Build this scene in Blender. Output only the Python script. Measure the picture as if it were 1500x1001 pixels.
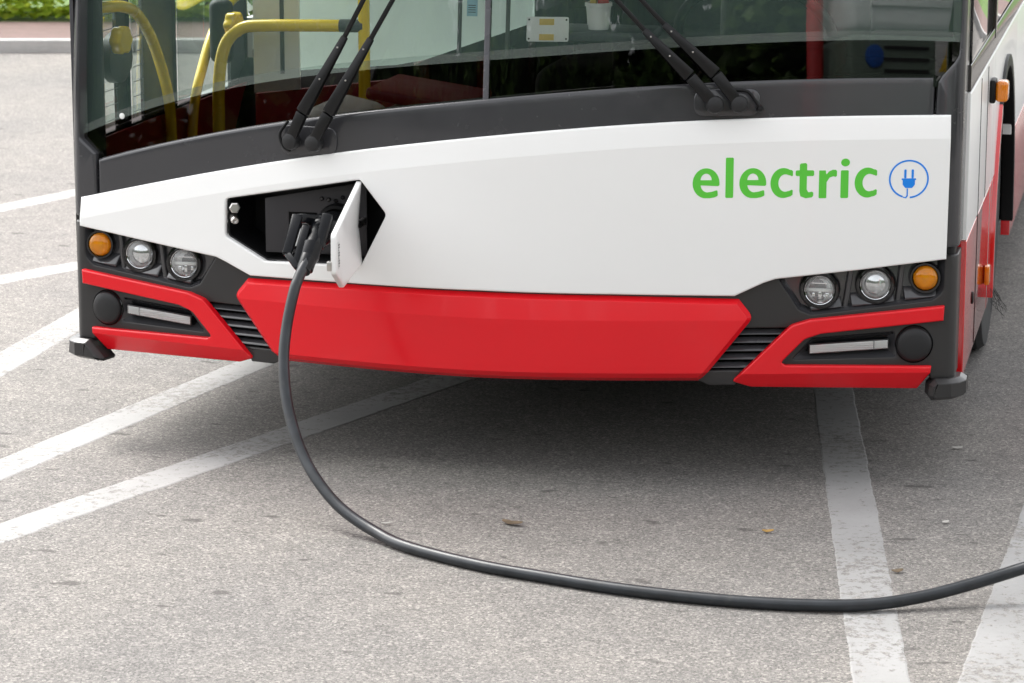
import bpy, bmesh, math, random
from mathutils import Vector, Matrix

R = math.radians
random.seed(7)
for o in list(bpy.data.objects):
    bpy.data.objects.remove(o)
scene = bpy.context.scene
col = scene.collection

# ------------------------------------------------------------------ camera
cam_d = bpy.data.cameras.new('camera')
cam = bpy.data.objects.new('camera', cam_d)
col.objects.link(cam)
cam.location = (1.804, -7.637, 2.073)
cam.rotation_euler = (R(90 - 12.02), 0, R(12.624))
cam_d.sensor_width = 36
cam_d.lens = 103.95
cam_d.clip_end = 2000
cam_d.dof.use_dof = True
cam_d.dof.focus_distance = 7.75
cam_d.dof.aperture_fstop = 9
scene.camera = cam

# ------------------------------------------------------------------ sky, sun, exposure
SUN_EL, SUN_AZ = 52, 304          # sun high behind the bus, a little to the door side, veiled by thin cloud
world = bpy.data.worlds.new('World')
scene.world = world
world.use_nodes = True
wn = world.node_tree
bg = wn.nodes['Background']
sky = wn.nodes.new('ShaderNodeTexSky')
sky.sky_type = 'NISHITA'
sky.sun_disc = False
sky.sun_elevation = R(SUN_EL)
sky.sun_rotation = R(SUN_AZ)
sky.air_density = 1.0
sky.dust_density = 4.0
sky.ozone_density = 1.0
hs = wn.nodes.new('ShaderNodeHueSaturation')       # thin overcast: the blue is mostly gone
hs.inputs['Saturation'].default_value = 0.12
wn.links.new(sky.outputs[0], hs.inputs['Color'])
wn.links.new(hs.outputs[0], bg.inputs['Color'])
bg.inputs['Strength'].default_value = 0.15
sun_d = bpy.data.lights.new('sun', 'SUN')
sun_d.energy = 0.65
sun_d.angle = R(22)
sun_d.color = (1.0, 0.95, 0.88)
sun = bpy.data.objects.new('sun', sun_d)
col.objects.link(sun)
az = R(SUN_AZ)
sv = Vector((math.sin(az) * math.cos(R(SUN_EL)), math.cos(az) * math.cos(R(SUN_EL)), math.sin(R(SUN_EL))))
sun.rotation_euler = sv.to_track_quat('Z', 'Y').to_euler()
sun.location = sv * 30
scene.view_settings.view_transform = 'Standard'
scene.view_settings.look = 'None'
scene.view_settings.gamma = 1
scene.view_settings.exposure = 1.80
scene.render.engine = 'CYCLES'

# ------------------------------------------------------------------ materials
M = {}


def nodes_of(name):
    m = bpy.data.materials.new(name)
    m.use_nodes = True
    nt = m.node_tree
    return m, nt, nt.nodes['Principled BSDF']


def ramp(nt, src, stops):
    r = nt.nodes.new('ShaderNodeValToRGB')
    e = r.color_ramp.elements
    while len(e) < len(stops):
        e.new(0.5)
    for k, (p, c) in enumerate(stops):
        e[k].position = p
        e[k].color = (c[0], c[1], c[2], 1) if not isinstance(c, (int, float)) else (c, c, c, 1)
    nt.links.new(src, r.inputs[0])
    return r.outputs[0]


def noise(nt, scale, detail=3, rough=0.5, vec=None):
    n = nt.nodes.new('ShaderNodeTexNoise')
    n.inputs['Scale'].default_value = scale
    n.inputs['Detail'].default_value = detail
    n.inputs['Roughness'].default_value = rough
    if vec is None:
        g = nt.nodes.new('ShaderNodeTexCoord')
        vec = g.outputs['Object']
    nt.links.new(vec, n.inputs['Vector'])
    return n.outputs['Fac']


def mixc(nt, fac, a, b, mode='MIX'):
    n = nt.nodes.new('ShaderNodeMix')
    n.data_type = 'RGBA'
    n.blend_type = mode
    for sock, v in ((n.inputs[0], fac), (n.inputs[6], a), (n.inputs[7], b)):
        if hasattr(v, 'links') or hasattr(v, 'is_linked'):
            nt.links.new(v, sock)
        elif isinstance(v, (int, float)):
            sock.default_value = v
        else:
            sock.default_value = (v[0], v[1], v[2], 1)
    return n.outputs[2]


def bump(nt, b, h, strength, dist):
    n = nt.nodes.new('ShaderNodeBump')
    n.inputs['Strength'].default_value = strength
    n.inputs['Distance'].default_value = dist
    nt.links.new(h, n.inputs['Height'])
    nt.links.new(n.outputs[0], b.inputs['Normal'])


def paint(name, c, rough=0.3, coat=0.0, var=0.06, metal=0.0, grain=0.0, spec=0.5, dirt=0.0, vscale=3.0, rv=0.06):
    """painted or moulded surface with slight unevenness of tone and gloss"""
    m, nt, b = nodes_of(name)
    n1 = noise(nt, vscale, 4)
    lo = [x * (1 - var) for x in c]
    hi = [min(1, x * (1 + var)) for x in c]
    cc = ramp(nt, n1, [(0.3, lo), (0.7, hi)])
    if dirt:
        n3 = noise(nt, 26, 6, 0.7)
        f = ramp(nt, n3, [(0.56, 0), (0.8, dirt)])
        cc = mixc(nt, f, cc, (0.16, 0.14, 0.12))
    nt.links.new(cc, b.inputs['Base Color'])
    n2 = noise(nt, 11, 4, 0.6)
    nt.links.new(ramp(nt, n2, [(0.25, max(0, rough - rv)), (0.75, rough + rv)]), b.inputs['Roughness'])
    b.inputs['Metallic'].default_value = metal
    b.inputs['Specular IOR Level'].default_value = spec
    b.inputs['Coat Weight'].default_value = coat
    b.inputs['Coat Roughness'].default_value = 0.06
    if grain:
        bump(nt, b, noise(nt, 900, 2), grain, 0.0006)
    M[name] = m
    return m


paint('white_paint', (0.87, 0.865, 0.85), 0.3, 0.2, 0.008, rv=0.015)
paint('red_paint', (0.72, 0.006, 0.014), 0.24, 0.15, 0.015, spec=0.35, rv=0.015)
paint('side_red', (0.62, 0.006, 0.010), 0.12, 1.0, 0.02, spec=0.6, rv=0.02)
paint('grey_paint', (0.042, 0.042, 0.046), 0.24, 0.25, 0.05)
paint('bumper_plastic', (0.030, 0.029, 0.029), 0.36, 0.0, 0.08, grain=0.1, spec=0.4)
paint('gloss_black', (0.005, 0.005, 0.006), 0.14, 0.2, 0.1)
paint('lamp_housing', (0.045, 0.045, 0.049), 0.15, 0.5, 0.1)
paint('matt_black', (0.005, 0.005, 0.0055), 0.5, 0.0, 0.2, spec=0.25)
paint('wiper_black', (0.006, 0.006, 0.0065), 0.34, 0.0, 0.15, spec=0.3, dirt=0.02)
paint('cap_rubber', (0.013, 0.013, 0.014), 0.5, 0.0, 0.15, grain=0.3, spec=0.4)
paint('cable_rubber', (0.021, 0.024, 0.028), 0.36, 0.0, 0.25, dirt=0.16, vscale=20, spec=0.42)
paint('plug_plastic', (0.004, 0.0045, 0.006), 0.22, 0.0, 0.12, spec=0.22)
paint('dark_plate', (0.032, 0.030, 0.033), 0.4, 0.0, 0.15, spec=0.4)
paint('steel', (0.55, 0.53, 0.51), 0.3, 0.0, 0.1, metal=1.0)
paint('chrome', (0.85, 0.85, 0.86), 0.08, 0.0, 0.02, metal=1.0)
paint('yellow_rail', (0.95, 0.66, 0.02), 0.26, 0.2, 0.03)
paint('interior_white', (0.82, 0.83, 0.79), 0.4, 0.0, 0.05)
paint('interior_grey', (0.06, 0.06, 0.065), 0.45, 0.0, 0.1, spec=0.3)
paint('interior_dark', (0.006, 0.006, 0.007), 0.6, 0.0, 0.15, spec=0.2)
paint('interior_red', (0.30, 0.012, 0.018), 0.4, 0.0, 0.1)
paint('interior_beige', (0.40, 0.29, 0.18), 0.5, 0.0, 0.1)
paint('lip_trim', (0.09, 0.09, 0.10), 0.28, 0.2, 0.05)
paint('rubber_tyre', (0.022, 0.022, 0.023), 0.75, 0.0, 0.2, dirt=0.4)
paint('green_letter', (0.10, 0.56, 0.045), 0.4, 0.0, 0.02)
paint('blue_letter', (0.0, 0.22, 0.78), 0.4, 0.0, 0.02)
paint('plain_white', (0.75, 0.76, 0.74), 0.4, 0.0, 0.02)
paint('sticker_yellow', (0.62, 0.42, 0.06), 0.5, 0.0, 0.05)
paint('sticker_blue', (0.30, 0.52, 0.62), 0.4, 0.0, 0.05)
paint('sign_blue', (0.02, 0.12, 0.5), 0.4, 0.0, 0.03)
paint('sign_yellow', (0.85, 0.55, 0.02), 0.4, 0.0, 0.03)
paint('charger_green', (0.16, 0.22, 0.17), 0.35, 0.1, 0.06)
paint('charger_white', (0.68, 0.69, 0.68), 0.35, 0.1, 0.04)
paint('post_red', (0.55, 0.03, 0.03), 0.35, 0.1, 0.06)
paint('bark', (0.10, 0.075, 0.055), 0.9, 0.0, 0.3, grain=0.5)
paint('dry_leaf', (0.32, 0.19, 0.05), 0.7, 0.0, 0.25, vscale=60)
paint('brown_leaf', (0.12, 0.085, 0.05), 0.8, 0.0, 0.25, vscale=60)
paint('paper_scrap', (0.42, 0.40, 0.37), 0.8, 0.0, 0.1)
paint('ink', (0.02, 0.02, 0.02), 0.6, 0.0, 0.05)


def glass_sheet(name, tint, ior=1.5, gain=1.7, rough=0.0, veil=0.0, veil_c=(0.5, 0.5, 0.5)):
    """a pane: part mirror by Fresnel, the rest lets tinted light through"""
    m = bpy.data.materials.new(name)
    m.use_nodes = True
    nt = m.node_tree
    nt.nodes.remove(nt.nodes['Principled BSDF'])
    out = nt.nodes['Material Output']
    tr = nt.nodes.new('ShaderNodeBsdfTransparent')
    tr.inputs[0].default_value = (*tint, 1)
    gl = nt.nodes.new('ShaderNodeBsdfGlossy')
    gl.inputs['Roughness'].default_value = rough
    fr = nt.nodes.new('ShaderNodeFresnel')
    fr.inputs['IOR'].default_value = ior
    mu = nt.nodes.new('ShaderNodeMath')
    mu.operation = 'MULTIPLY'
    mu.use_clamp = True
    mu.inputs[1].default_value = gain
    nt.links.new(fr.outputs[0], mu.inputs[0])
    mx = nt.nodes.new('ShaderNodeMixShader')
    nt.links.new(mu.outputs[0], mx.inputs[0])
    if veil:
        df = nt.nodes.new('ShaderNodeBsdfDiffuse')
        df.inputs[0].default_value = (*veil_c, 1)
        m2 = nt.nodes.new('ShaderNodeMixShader')
        m2.inputs[0].default_value = veil
        nt.links.new(tr.outputs[0], m2.inputs[1])
        nt.links.new(df.outputs[0], m2.inputs[2])
        nt.links.new(m2.outputs[0], mx.inputs[1])
    else:
        nt.links.new(tr.outputs[0], mx.inputs[1])
    nt.links.new(gl.outputs[0], mx.inputs[2])
    nt.links.new(mx.outputs[0], out.inputs['Surface'])
    M[name] = m
    return m


glass_sheet('windscreen_glass', (0.90, 0.93, 0.91), 1.5, 2.0, 0.0, 0.11, (0.26, 0.40, 0.35))  # grey-green veil paints the pale reflections into the pane's colour
glass_sheet('dark_glass', (0.16, 0.145, 0.145), 1.5, 0.95)
glass_sheet('amber_glass', (1.0, 0.80, 0.30), 1.5, 1.2, 0.0, 0.40, (1.0, 0.38, 0.012))
glass_sheet('ledge_glass', (0.55, 0.62, 0.59), 1.5, 1.8, 0.0, 0.20, (0.40, 0.47, 0.43))
glass_sheet('side_glass', (0.84, 0.91, 0.88))
glass_sheet('lamp_glass', (0.95, 0.96, 0.96), 1.45, 1.3, 0.0, 0.18, (0.85, 0.85, 0.85))  # white veil puts the sky's glow on the lenses into their colour


def amber():
    m, nt, b = nodes_of('amber_lens')
    b.inputs['Base Color'].default_value = (0.92, 0.27, 0.008, 1)
    b.inputs['Roughness'].default_value = 0.12
    b.inputs['Transmission Weight'].default_value = 0.25
    b.inputs['Coat Weight'].default_value = 0.6
    w = nt.nodes.new('ShaderNodeTexWave')
    w.inputs['Scale'].default_value = 55
    g = nt.nodes.new('ShaderNodeTexCoord')
    nt.links.new(g.outputs['Object'], w.inputs['Vector'])
    bump(nt, b, w.outputs['Fac'], 0.35, 0.002)
    M['amber_lens'] = m


def ribbed():
    m, nt, b = nodes_of('ribbed_reflector')
    b.inputs['Base Color'].default_value = (0.9, 0.9, 0.89, 1)
    b.inputs['Metallic'].default_value = 0.1
    b.inputs['Roughness'].default_value = 0.22
    w = nt.nodes.new('ShaderNodeTexWave')
    w.bands_direction = 'Z'
    w.inputs['Scale'].default_value = 60
    w.inputs['Distortion'].default_value = 0.6
    g = nt.nodes.new('ShaderNodeTexCoord')
    nt.links.new(g.outputs['Object'], w.inputs['Vector'])
    bump(nt, b, w.outputs['Fac'], 0.6, 0.003)
    M['ribbed_reflector'] = m


amber()
ribbed()


def asphalt_colour(nt, vec):
    """aged asphalt: pale and dark stones in a grey-tan binder, blotches"""
    v = nt.nodes.new('ShaderNodeTexVoronoi')
    v.inputs['Scale'].default_value = 175
    nt.links.new(vec, v.inputs['Vector'])
    sep = nt.nodes.new('ShaderNodeSeparateColor')
    nt.links.new(v.outputs['Color'], sep.inputs[0])
    stones = ramp(nt, sep.outputs[0], [(0.0, (0.085, 0.081, 0.078)), (0.35, (0.187, 0.179, 0.17)),
                                       (0.75, (0.255, 0.243, 0.229)), (1.0, (0.50, 0.475, 0.44))])
    v2 = nt.nodes.new('ShaderNodeTexVoronoi')
    v2.inputs['Scale'].default_value = 420
    nt.links.new(vec, v2.inputs['Vector'])
    sep2 = nt.nodes.new('ShaderNodeSeparateColor')
    nt.links.new(v2.outputs['Color'], sep2.inputs[0])
    fine = ramp(nt, sep2.outputs[1], [(0.0, (0.09, 0.087, 0.084)), (0.6, (0.213, 0.204, 0.195)), (1.0, (0.41, 0.392, 0.37))])
    c = mixc(nt, 1.0, mixc(nt, 0.45, stones, fine), (0.84, 0.836, 0.832), 'MULTIPLY')
    big = noise(nt, 0.9, 5, 0.6, vec)
    c = mixc(nt, 1.0, c, ramp(nt, big, [(0.3, (0.86, 0.86, 0.87)), (0.7, (1.1, 1.08, 1.05))]), 'MULTIPLY')
    mid = noise(nt, 9, 5, 0.65, vec)
    c = mixc(nt, 1.0, c, ramp(nt, mid, [(0.3, 0.88), (0.72, 1.08)]), 'MULTIPLY')
    mp = nt.nodes.new('ShaderNodeMapping')
    mp.inputs['Scale'].default_value = (0.55, 1.0, 1.0)
    nt.links.new(vec, mp.inputs[0])
    spots = noise(nt, 13, 2, 0.5, mp.outputs[0])
    c = mixc(nt, ramp(nt, spots, [(0.665, 0), (0.72, 0.65)]), c, (0.05, 0.046, 0.043))
    specks = noise(nt, 46, 2, 0.5, mp.outputs[0])
    c = mixc(nt, ramp(nt, specks, [(0.71, 0), (0.77, 0.7)]), c, (0.06, 0.056, 0.052))
    return c, sep.outputs[0], mid


def asphalt():
    m, nt, b = nodes_of('asphalt')
    g = nt.nodes.new('ShaderNodeTexCoord')
    c, st, mid = asphalt_colour(nt, g.outputs['Object'])
    nt.links.new(c, b.inputs['Base Color'])
    b.inputs['Roughness'].default_value = 0.88
    b.inputs['Specular IOR Level'].default_value = 0.3
    bump(nt, b, st, 0.5, 0.003)
    M['asphalt'] = m
    m, nt, b = nodes_of('line_paint')
    g = nt.nodes.new('ShaderNodeTexCoord')
    c, st, mid = asphalt_colour(nt, g.outputs['Object'])
    p1 = noise(nt, 3.0, 5, 0.6, g.outputs['Object'])
    pc = ramp(nt, p1, [(0.3, (0.255, 0.252, 0.246)), (0.7, (0.325, 0.322, 0.316))])
    n1 = noise(nt, 34, 6, 0.75, g.outputs['Object'])
    n2 = noise(nt, 2.2, 3, 0.5, g.outputs['Object'])
    ad = nt.nodes.new('ShaderNodeMath')
    ad.operation = 'MULTIPLY_ADD'
    nt.links.new(n2, ad.inputs[0])
    ad.inputs[1].default_value = 0.55
    nt.links.new(n1, ad.inputs[2])
    wear = ramp(nt, ad.outputs[0], [(0.80, 0.06), (0.87, 0.85)])
    nt.links.new(mixc(nt, wear, pc, c), b.inputs['Base Color'])
    b.inputs['Roughness'].default_value = 0.75
    bump(nt, b, st, 0.25, 0.002)
    M['line_paint'] = m


asphalt()


def mottled(name, stops, scale, rough=0.9, detail=5):
    m, nt, b = nodes_of(name)
    nt.links.new(ramp(nt, noise(nt, scale, detail, 0.65), stops), b.inputs['Base Color'])
    b.inputs['Roughness'].default_value = rough
    bump(nt, b, noise(nt, scale * 8, 3), 0.3, 0.01)
    M[name] = m
    return m


mottled('kerb_stone', [(0.3, (0.36, 0.355, 0.345)), (0.7, (0.47, 0.46, 0.45))], 7)
mottled('grass', [(0.3, (0.05, 0.10, 0.015)), (0.7, (0.10, 0.18, 0.03))], 5)


def paver():
    m, nt, b = nodes_of('pink_pavers')
    g = nt.nodes.new('ShaderNodeTexCoord')
    br = nt.nodes.new('ShaderNodeTexBrick')
    br.inputs['Scale'].default_value = 5
    br.inputs['Color1'].default_value = (0.17, 0.105, 0.095, 1)
    br.inputs['Color2'].default_value = (0.135, 0.085, 0.075, 1)
    br.inputs['Mortar'].default_value = (0.12, 0.10, 0.09, 1)
    nt.links.new(g.outputs['Object'], br.inputs['Vector'])
    nt.links.new(br.outputs['Color'], b.inputs['Base Color'])
    b.inputs['Roughness'].default_value = 0.9
    M['pink_pavers'] = m


paver()


def leaf_mat(name, a, bcol):
    m, nt, b = nodes_of(name)
    g = nt.nodes.new('ShaderNodeNewGeometry')
    c = ramp(nt, g.outputs['Random Per Island'], [(0.0, a), (1.0, bcol)])
    nt.links.new(c, b.inputs['Base Color'])
    b.inputs['Roughness'].default_value = 0.5
    tl = nt.nodes.new('ShaderNodeBsdfTranslucent')
    nt.links.new(c, tl.inputs['Color'])
    mx = nt.nodes.new('ShaderNodeMixShader')
    mx.inputs[0].default_value = 0.5
    nt.links.new(b.outputs[0], mx.inputs[1])
    nt.links.new(tl.outputs[0], mx.inputs[2])
    nt.links.new(mx.outputs[0], nt.nodes['Material Output'].inputs['Surface'])
    M[name] = m


leaf_mat('hedge_leaf', (0.27, 0.42, 0.03), (0.60, 0.70, 0.09))
def frosted():
    m, nt, b = nodes_of('interior_glass_green')
    b.inputs['Base Color'].default_value = (0.62, 0.73, 0.67, 1)
    b.inputs['Roughness'].default_value = 0.3
    tl = nt.nodes.new('ShaderNodeBsdfTranslucent')
    tl.inputs['Color'].default_value = (0.75, 0.86, 0.80, 1)
    mx = nt.nodes.new('ShaderNodeMixShader')
    mx.inputs[0].default_value = 0.5
    nt.links.new(b.outputs[0], mx.inputs[1])
    nt.links.new(tl.outputs[0], mx.inputs[2])
    nt.links.new(mx.outputs[0], nt.nodes['Material Output'].inputs['Surface'])
    M['interior_glass_green'] = m


frosted()
paint('silver_bowl', (0.9, 0.9, 0.89), 0.18, 0.0, 0.03, metal=0.3)
paint('amber_bowl', (1.0, 0.46, 0.02), 0.3, 0.3, 0.12, vscale=90)
paint('seat_cloth', (0.012, 0.012, 0.016), 0.8, 0.0, 0.2, spec=0.2)
paint('smoked_mirror', (0.72, 0.73, 0.74), 0.05, 0.0, 0.05, metal=1.0)
leaf_mat('tree_leaf', (0.03, 0.065, 0.015), (0.15, 0.24, 0.06))

# ------------------------------------------------------------------ helpers


def tag(o, label=None, cat=None, group=None, kind=None):
    if label:
        o['label'] = label
    if cat:
        o['category'] = cat
    if group:
        o['group'] = group
    if kind:
        o['kind'] = kind
    return o


def empty(name, loc=(0, 0, 0), rz=0):
    o = bpy.data.objects.new(name, None)
    col.objects.link(o)
    o.location = loc
    o.rotation_euler = (0, 0, rz)
    o.empty_display_size = 0.1
    return o


def finish(name, bm, mat, parent=None, smooth=35):
    me = bpy.data.meshes.new(name)
    bm.to_mesh(me)
    bm.free()
    me.materials.append(M[mat])
    if smooth:
        for p in me.polygons:
            p.use_smooth = True
        me.set_sharp_from_angle(angle=R(smooth))
    o = bpy.data.objects.new(name, me)
    col.objects.link(o)
    if parent is not None:
        o.parent = parent
        # everything is written in world coordinates; an empty parent may stand elsewhere
        o.matrix_parent_inverse = parent_matrix(parent).inverted()
    return o


def parent_matrix(o):
    m = Matrix.LocRotScale(o.location, o.rotation_euler, o.scale)
    if o.parent is not None:
        return parent_matrix(o.parent) @ o.matrix_parent_inverse @ m
    return m


def soft(z):
    return 0.5 * ((z - 1.0) + math.sqrt((z - 1.0) ** 2 + 0.0025))


def Sf(x, z):
    """the bus's front: depth of the moulded face at (x, z)"""
    s = 0.1033 * (math.sqrt(1 + (x / 0.3631) ** 2) - 1) + 0.0206 * (z - 0.5)
    return s + 0.10 * soft(z)


UC, RC = 1.24, 0.047
A0 = math.atan(0.1033 * UC / 0.3631 ** 2 / math.sqrt(1 + (UC / 0.3631) ** 2))


def fmap(u, z, w=0.0):
    """wrap: u runs along the front and round the corner to the side; w goes into the bus"""
    s = 1 if u >= 0 else -1
    a = abs(u)
    if a <= UC:
        x, y = a, Sf(a, z)
        t = math.atan(0.1033 * a / 0.3631 ** 2 / math.sqrt(1 + (a / 0.3631) ** 2))
    else:
        x0, y0 = UC, Sf(UC, z)
        arc = RC * (math.pi / 2 - A0)
        if a - UC <= arc:
            t = A0 + (a - UC) / RC
            x = x0 + RC * (math.sin(t) - math.sin(A0))
            y = y0 + RC * (math.cos(A0) - math.cos(t))
        else:
            t = math.pi / 2
            x = x0 + RC * (1 - math.sin(A0))
            y = y0 + RC * math.cos(A0) + (a - UC - arc)
    nx, ny = math.sin(t), -math.cos(t)
    return Vector((s * (x - nx * w), y - ny * w, z))


def area2(p):
    return sum(p[i][0] * p[(i + 1) % len(p)][1] - p[(i + 1) % len(p)][0] * p[i][1] for i in range(len(p)))


def rounded(pts, r, n=4):
    """round the corners of a closed polygon; r a number or one per corner"""
    out = []
    N = len(pts)
    for i in range(N):
        p = Vector(pts[i])
        a = Vector(pts[i - 1])
        b = Vector(pts[(i + 1) % N])
        rr = r[i] if isinstance(r, (list, tuple)) else r
        if rr <= 0:
            out.append(tuple(p))
            continue
        d1, d2 = (a - p), (b - p)
        l1, l2 = d1.length, d2.length
        d1.normalize()
        d2.normalize()
        ang = d1.angle(d2)
        if ang > R(172):
            out.append(tuple(p))
            continue
        t = min(rr / math.tan(ang / 2), l1 * 0.45, l2 * 0.45)
        q1, q2 = p + d1 * t, p + d2 * t
        for k in range(n + 1):
            f = k / n
            c = q1 * (1 - f) ** 2 + p * 2 * f * (1 - f) + q2 * f ** 2
            out.append((c.x, c.y))
    return out


def dense(pts, step=0.03):
    out = []
    N = len(pts)
    for i in range(N):
        a, b = Vector(pts[i]), Vector(pts[(i + 1) % N])
        k = max(1, int(math.ceil((b - a).length / step)))
        for j in range(k):
            c = a.lerp(b, j / k)
            out.append((c.x, c.y))
    return out


def inset(p, d):
    """move a ccw loop inwards by d"""
    N = len(p)
    out = []
    for i in range(N):
        a, b, c = Vector(p[i - 1]), Vector(p[i]), Vector(p[(i + 1) % N])
        e1, e2 = (b - a), (c - b)
        if e1.length < 1e-9:
            e1 = e2
        if e2.length < 1e-9:
            e2 = e1
        e1 = e1.normalized()
        e2 = e2.normalized()
        n1, n2 = Vector((-e1.y, e1.x)), Vector((-e2.y, e2.x))
        m = n1 + n2
        if m.length < 1e-6:
            m = n1
        m = m.normalized()
        k = d / max(0.45, m.dot(n1))
        out.append((b.x + m.x * k, b.y + m.y * k))
    return out


def bevel_profile(front, thick, b, n=3):
    pr = [(0.0, front + thick)]
    for k in range(n + 1):
        t = math.pi / 2 * k / n
        pr.append((b * (1 - math.cos(t)), front + b * (1 - math.sin(t))))
    return pr


def panel(name, outer, mat, parent=None, holes=(), front=0.0, thick=0.02, bev=0.004, profile=None,
          warp=None, relief=None, cutz=(), dx=0.05, dz=0.08, mapper=fmap, step=0.03, smooth=35, back=False, clean=True, cuts=()):
    """a moulded sheet whose outline is drawn on the unrolled front (u, z) and bent onto it"""
    wf = warp or (lambda x: 0.0)
    prof = profile or bevel_profile(front, thick, bev)
    bm = bmesh.new()
    fill = []
    for li, lp in enumerate([outer] + list(holes)):
        lp = dense(lp, step)
        if (area2(lp) < 0):
            lp = lp[::-1]
        sign = 1 if li == 0 else -1
        rings = []
        for (ins, w) in prof:
            q = inset(lp, sign * ins) if ins else lp
            rings.append([bm.verts.new((x, w, z - wf(x))) for x, z in q])
        for r0, r1 in zip(rings, rings[1:]):
            for i in range(len(r0)):
                j = (i + 1) % len(r0)
                bm.faces.new((r0[i], r0[j], r1[j], r1[i]))
        r = rings[-1]
        for i in range(len(r)):
            j = (i + 1) % len(r)
            e = bm.edges.get((r[i], r[j])) or bm.edges.new((r[i], r[j]))
            fill.append(e)
        if back and li == 0:
            bm.faces.new(rings[0])
    bmesh.ops.triangle_fill(bm, use_beauty=True, use_dissolve=False, edges=fill, normal=(0, -1, 0))
    wl = prof[-1][1]
    xs = [v.co.x for v in bm.verts]
    zs = [v.co.z for v in bm.verts]

    def cut(co, no):
        bmesh.ops.bisect_plane(bm, geom=bm.verts[:] + bm.edges[:] + bm.faces[:], dist=1e-5, plane_co=co, plane_no=no)
    k0, k1 = int(math.floor(min(xs) / dx)), int(math.ceil(max(xs) / dx))
    for k in range(k0, k1 + 1):
        if min(xs) + 1e-4 < k * dx < max(xs) - 1e-4:
            cut((k * dx, 0, 0), (1, 0, 0))
    for a in (UC, UC + 0.015, UC + 0.03, UC + 0.046, UC + 0.0615):
        for s in (-1, 1):
            if min(xs) < s * a < max(xs) and mapper is fmap:
                cut((s * a, 0, 0), (1, 0, 0))
    for co_, no_ in cuts:
        cut(co_, no_)
    zz = set(cutz)
    k = math.floor(min(zs) / dz)
    while k * dz < max(zs):
        if all(abs(k * dz - c) > 0.02 for c in cutz):
            zz.add(k * dz)
        k += 1
    for c in zz:
        if min(zs) + 1e-4 < c < max(zs) - 1e-4:
            cut((0, 0, c), (0, 0, 1))
    fe = set(e for e in fill if e.is_valid)
    kill = []
    for e in bm.edges:
        if len(e.link_faces) != 2 or e.link_faces[0].normal.cross(e.link_faces[1].normal).length > 1e-3:
            continue
        a_, b_ = e.verts[0].co, e.verts[1].co
        if abs(a_.y - wl) < 1e-6 and abs(b_.y - wl) < 1e-6 and abs(a_.x - b_.x) > 1e-5 and abs(a_.z - b_.z) > 1e-5:
            if all(all(abs(v.co.y - wl) < 1e-6 for v in f.verts) for f in e.link_faces):
                kill.append(e)
    if kill and clean:
        bmesh.ops.dissolve_edges(bm, edges=kill, use_verts=False, use_face_split=False)
    bmesh.ops.recalc_face_normals(bm, faces=bm.faces[:])
    wmin = min(p[1] for p in prof[-1:])
    sy = sum(f.normal.y * f.calc_area() for f in bm.faces if all(abs(v.co.y - wmin) < 1e-4 for v in f.verts))
    if sy > 0:
        bmesh.ops.reverse_faces(bm, faces=bm.faces[:])
    for v in bm.verts:
        x, w, zp = v.co
        z = zp + wf(x)
        if relief:
            w = w + relief(x, zp)
        v.co = mapper(x, z, w)
    return finish(name, bm, mat, parent, smooth)


def box_bm(bm, c, s, rot=None, bev=0.0, seg=2):
    r = bmesh.ops.create_cube(bm, size=1.0)
    vs = r['verts']
    bmesh.ops.scale(bm, vec=s, verts=vs)
    if bev:
        es = list({e for v in vs for e in v.link_edges})
        rb = bmesh.ops.bevel(bm, geom=es, offset=bev, segments=seg, affect='EDGES', profile=0.5)
        vs = list({v for f in rb['faces'] for v in f.verts} | {v for v in vs if v.is_valid})
    if rot is not None:
        bmesh.ops.rotate(bm, cent=(0, 0, 0), matrix=rot, verts=vs)
    bmesh.ops.translate(bm, vec=c, verts=vs)
    return vs


def box(name, c, s, mat, parent=None, rot=None, bev=0.0, seg=2):
    bm = bmesh.new()
    box_bm(bm, c, s, rot, bev, seg)
    return finish(name, bm, mat, parent)


def frame_z(d):
    """a rotation whose z axis points along d"""
    return Vector(d).to_track_quat('Z', 'Y').to_matrix()


def lathe(name, c, d, prof, mat, parent=None, seg=40, smooth=35):
    """profile (radius, distance along d) turned about the axis d through c"""
    bm = bmesh.new()
    rot = frame_z(d)
    rings = []
    for (r, h) in prof:
        if r < 1e-6:
            rings.append([bm.verts.new(Vector(c) + rot @ Vector((0, 0, h)))])
        else:
            rings.append([bm.verts.new(Vector(c) + rot @ Vector((r * math.cos(2 * math.pi * k / seg), r * math.sin(2 * math.pi * k / seg), h))) for k in range(seg)])
    for a, b in zip(rings, rings[1:]):
        for k in range(seg):
            j = (k + 1) % seg
            if len(a) == 1 and len(b) == 1:
                continue
            if len(a) == 1:
                bm.faces.new((a[0], b[k], b[j]))
            elif len(b) == 1:
                bm.faces.new((a[k], a[j], b[0]))
            else:
                bm.faces.new((a[k], a[j], b[j], b[k]))
    bmesh.ops.recalc_face_normals(bm, faces=bm.faces[:])
    return finish(name, bm, mat, parent, smooth)


def spline(pts, n=10):
    P = [Vector(p) for p in pts]
    P = [P[0] * 2 - P[1]] + P + [P[-1] * 2 - P[-2]]
    out = []
    for i in range(1, len(P) - 2):
        p0, p1, p2, p3 = P[i - 1:i + 3]
        for k in range(n):
            t = k / n
            out.append(0.5 * ((2 * p1) + (p2 - p0) * t + (2 * p0 - 5 * p1 + 4 * p2 - p3) * t * t + (3 * p1 - p0 - 3 * p2 + p3) * t ** 3))
    out.append(P[-2])
    return out


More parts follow.
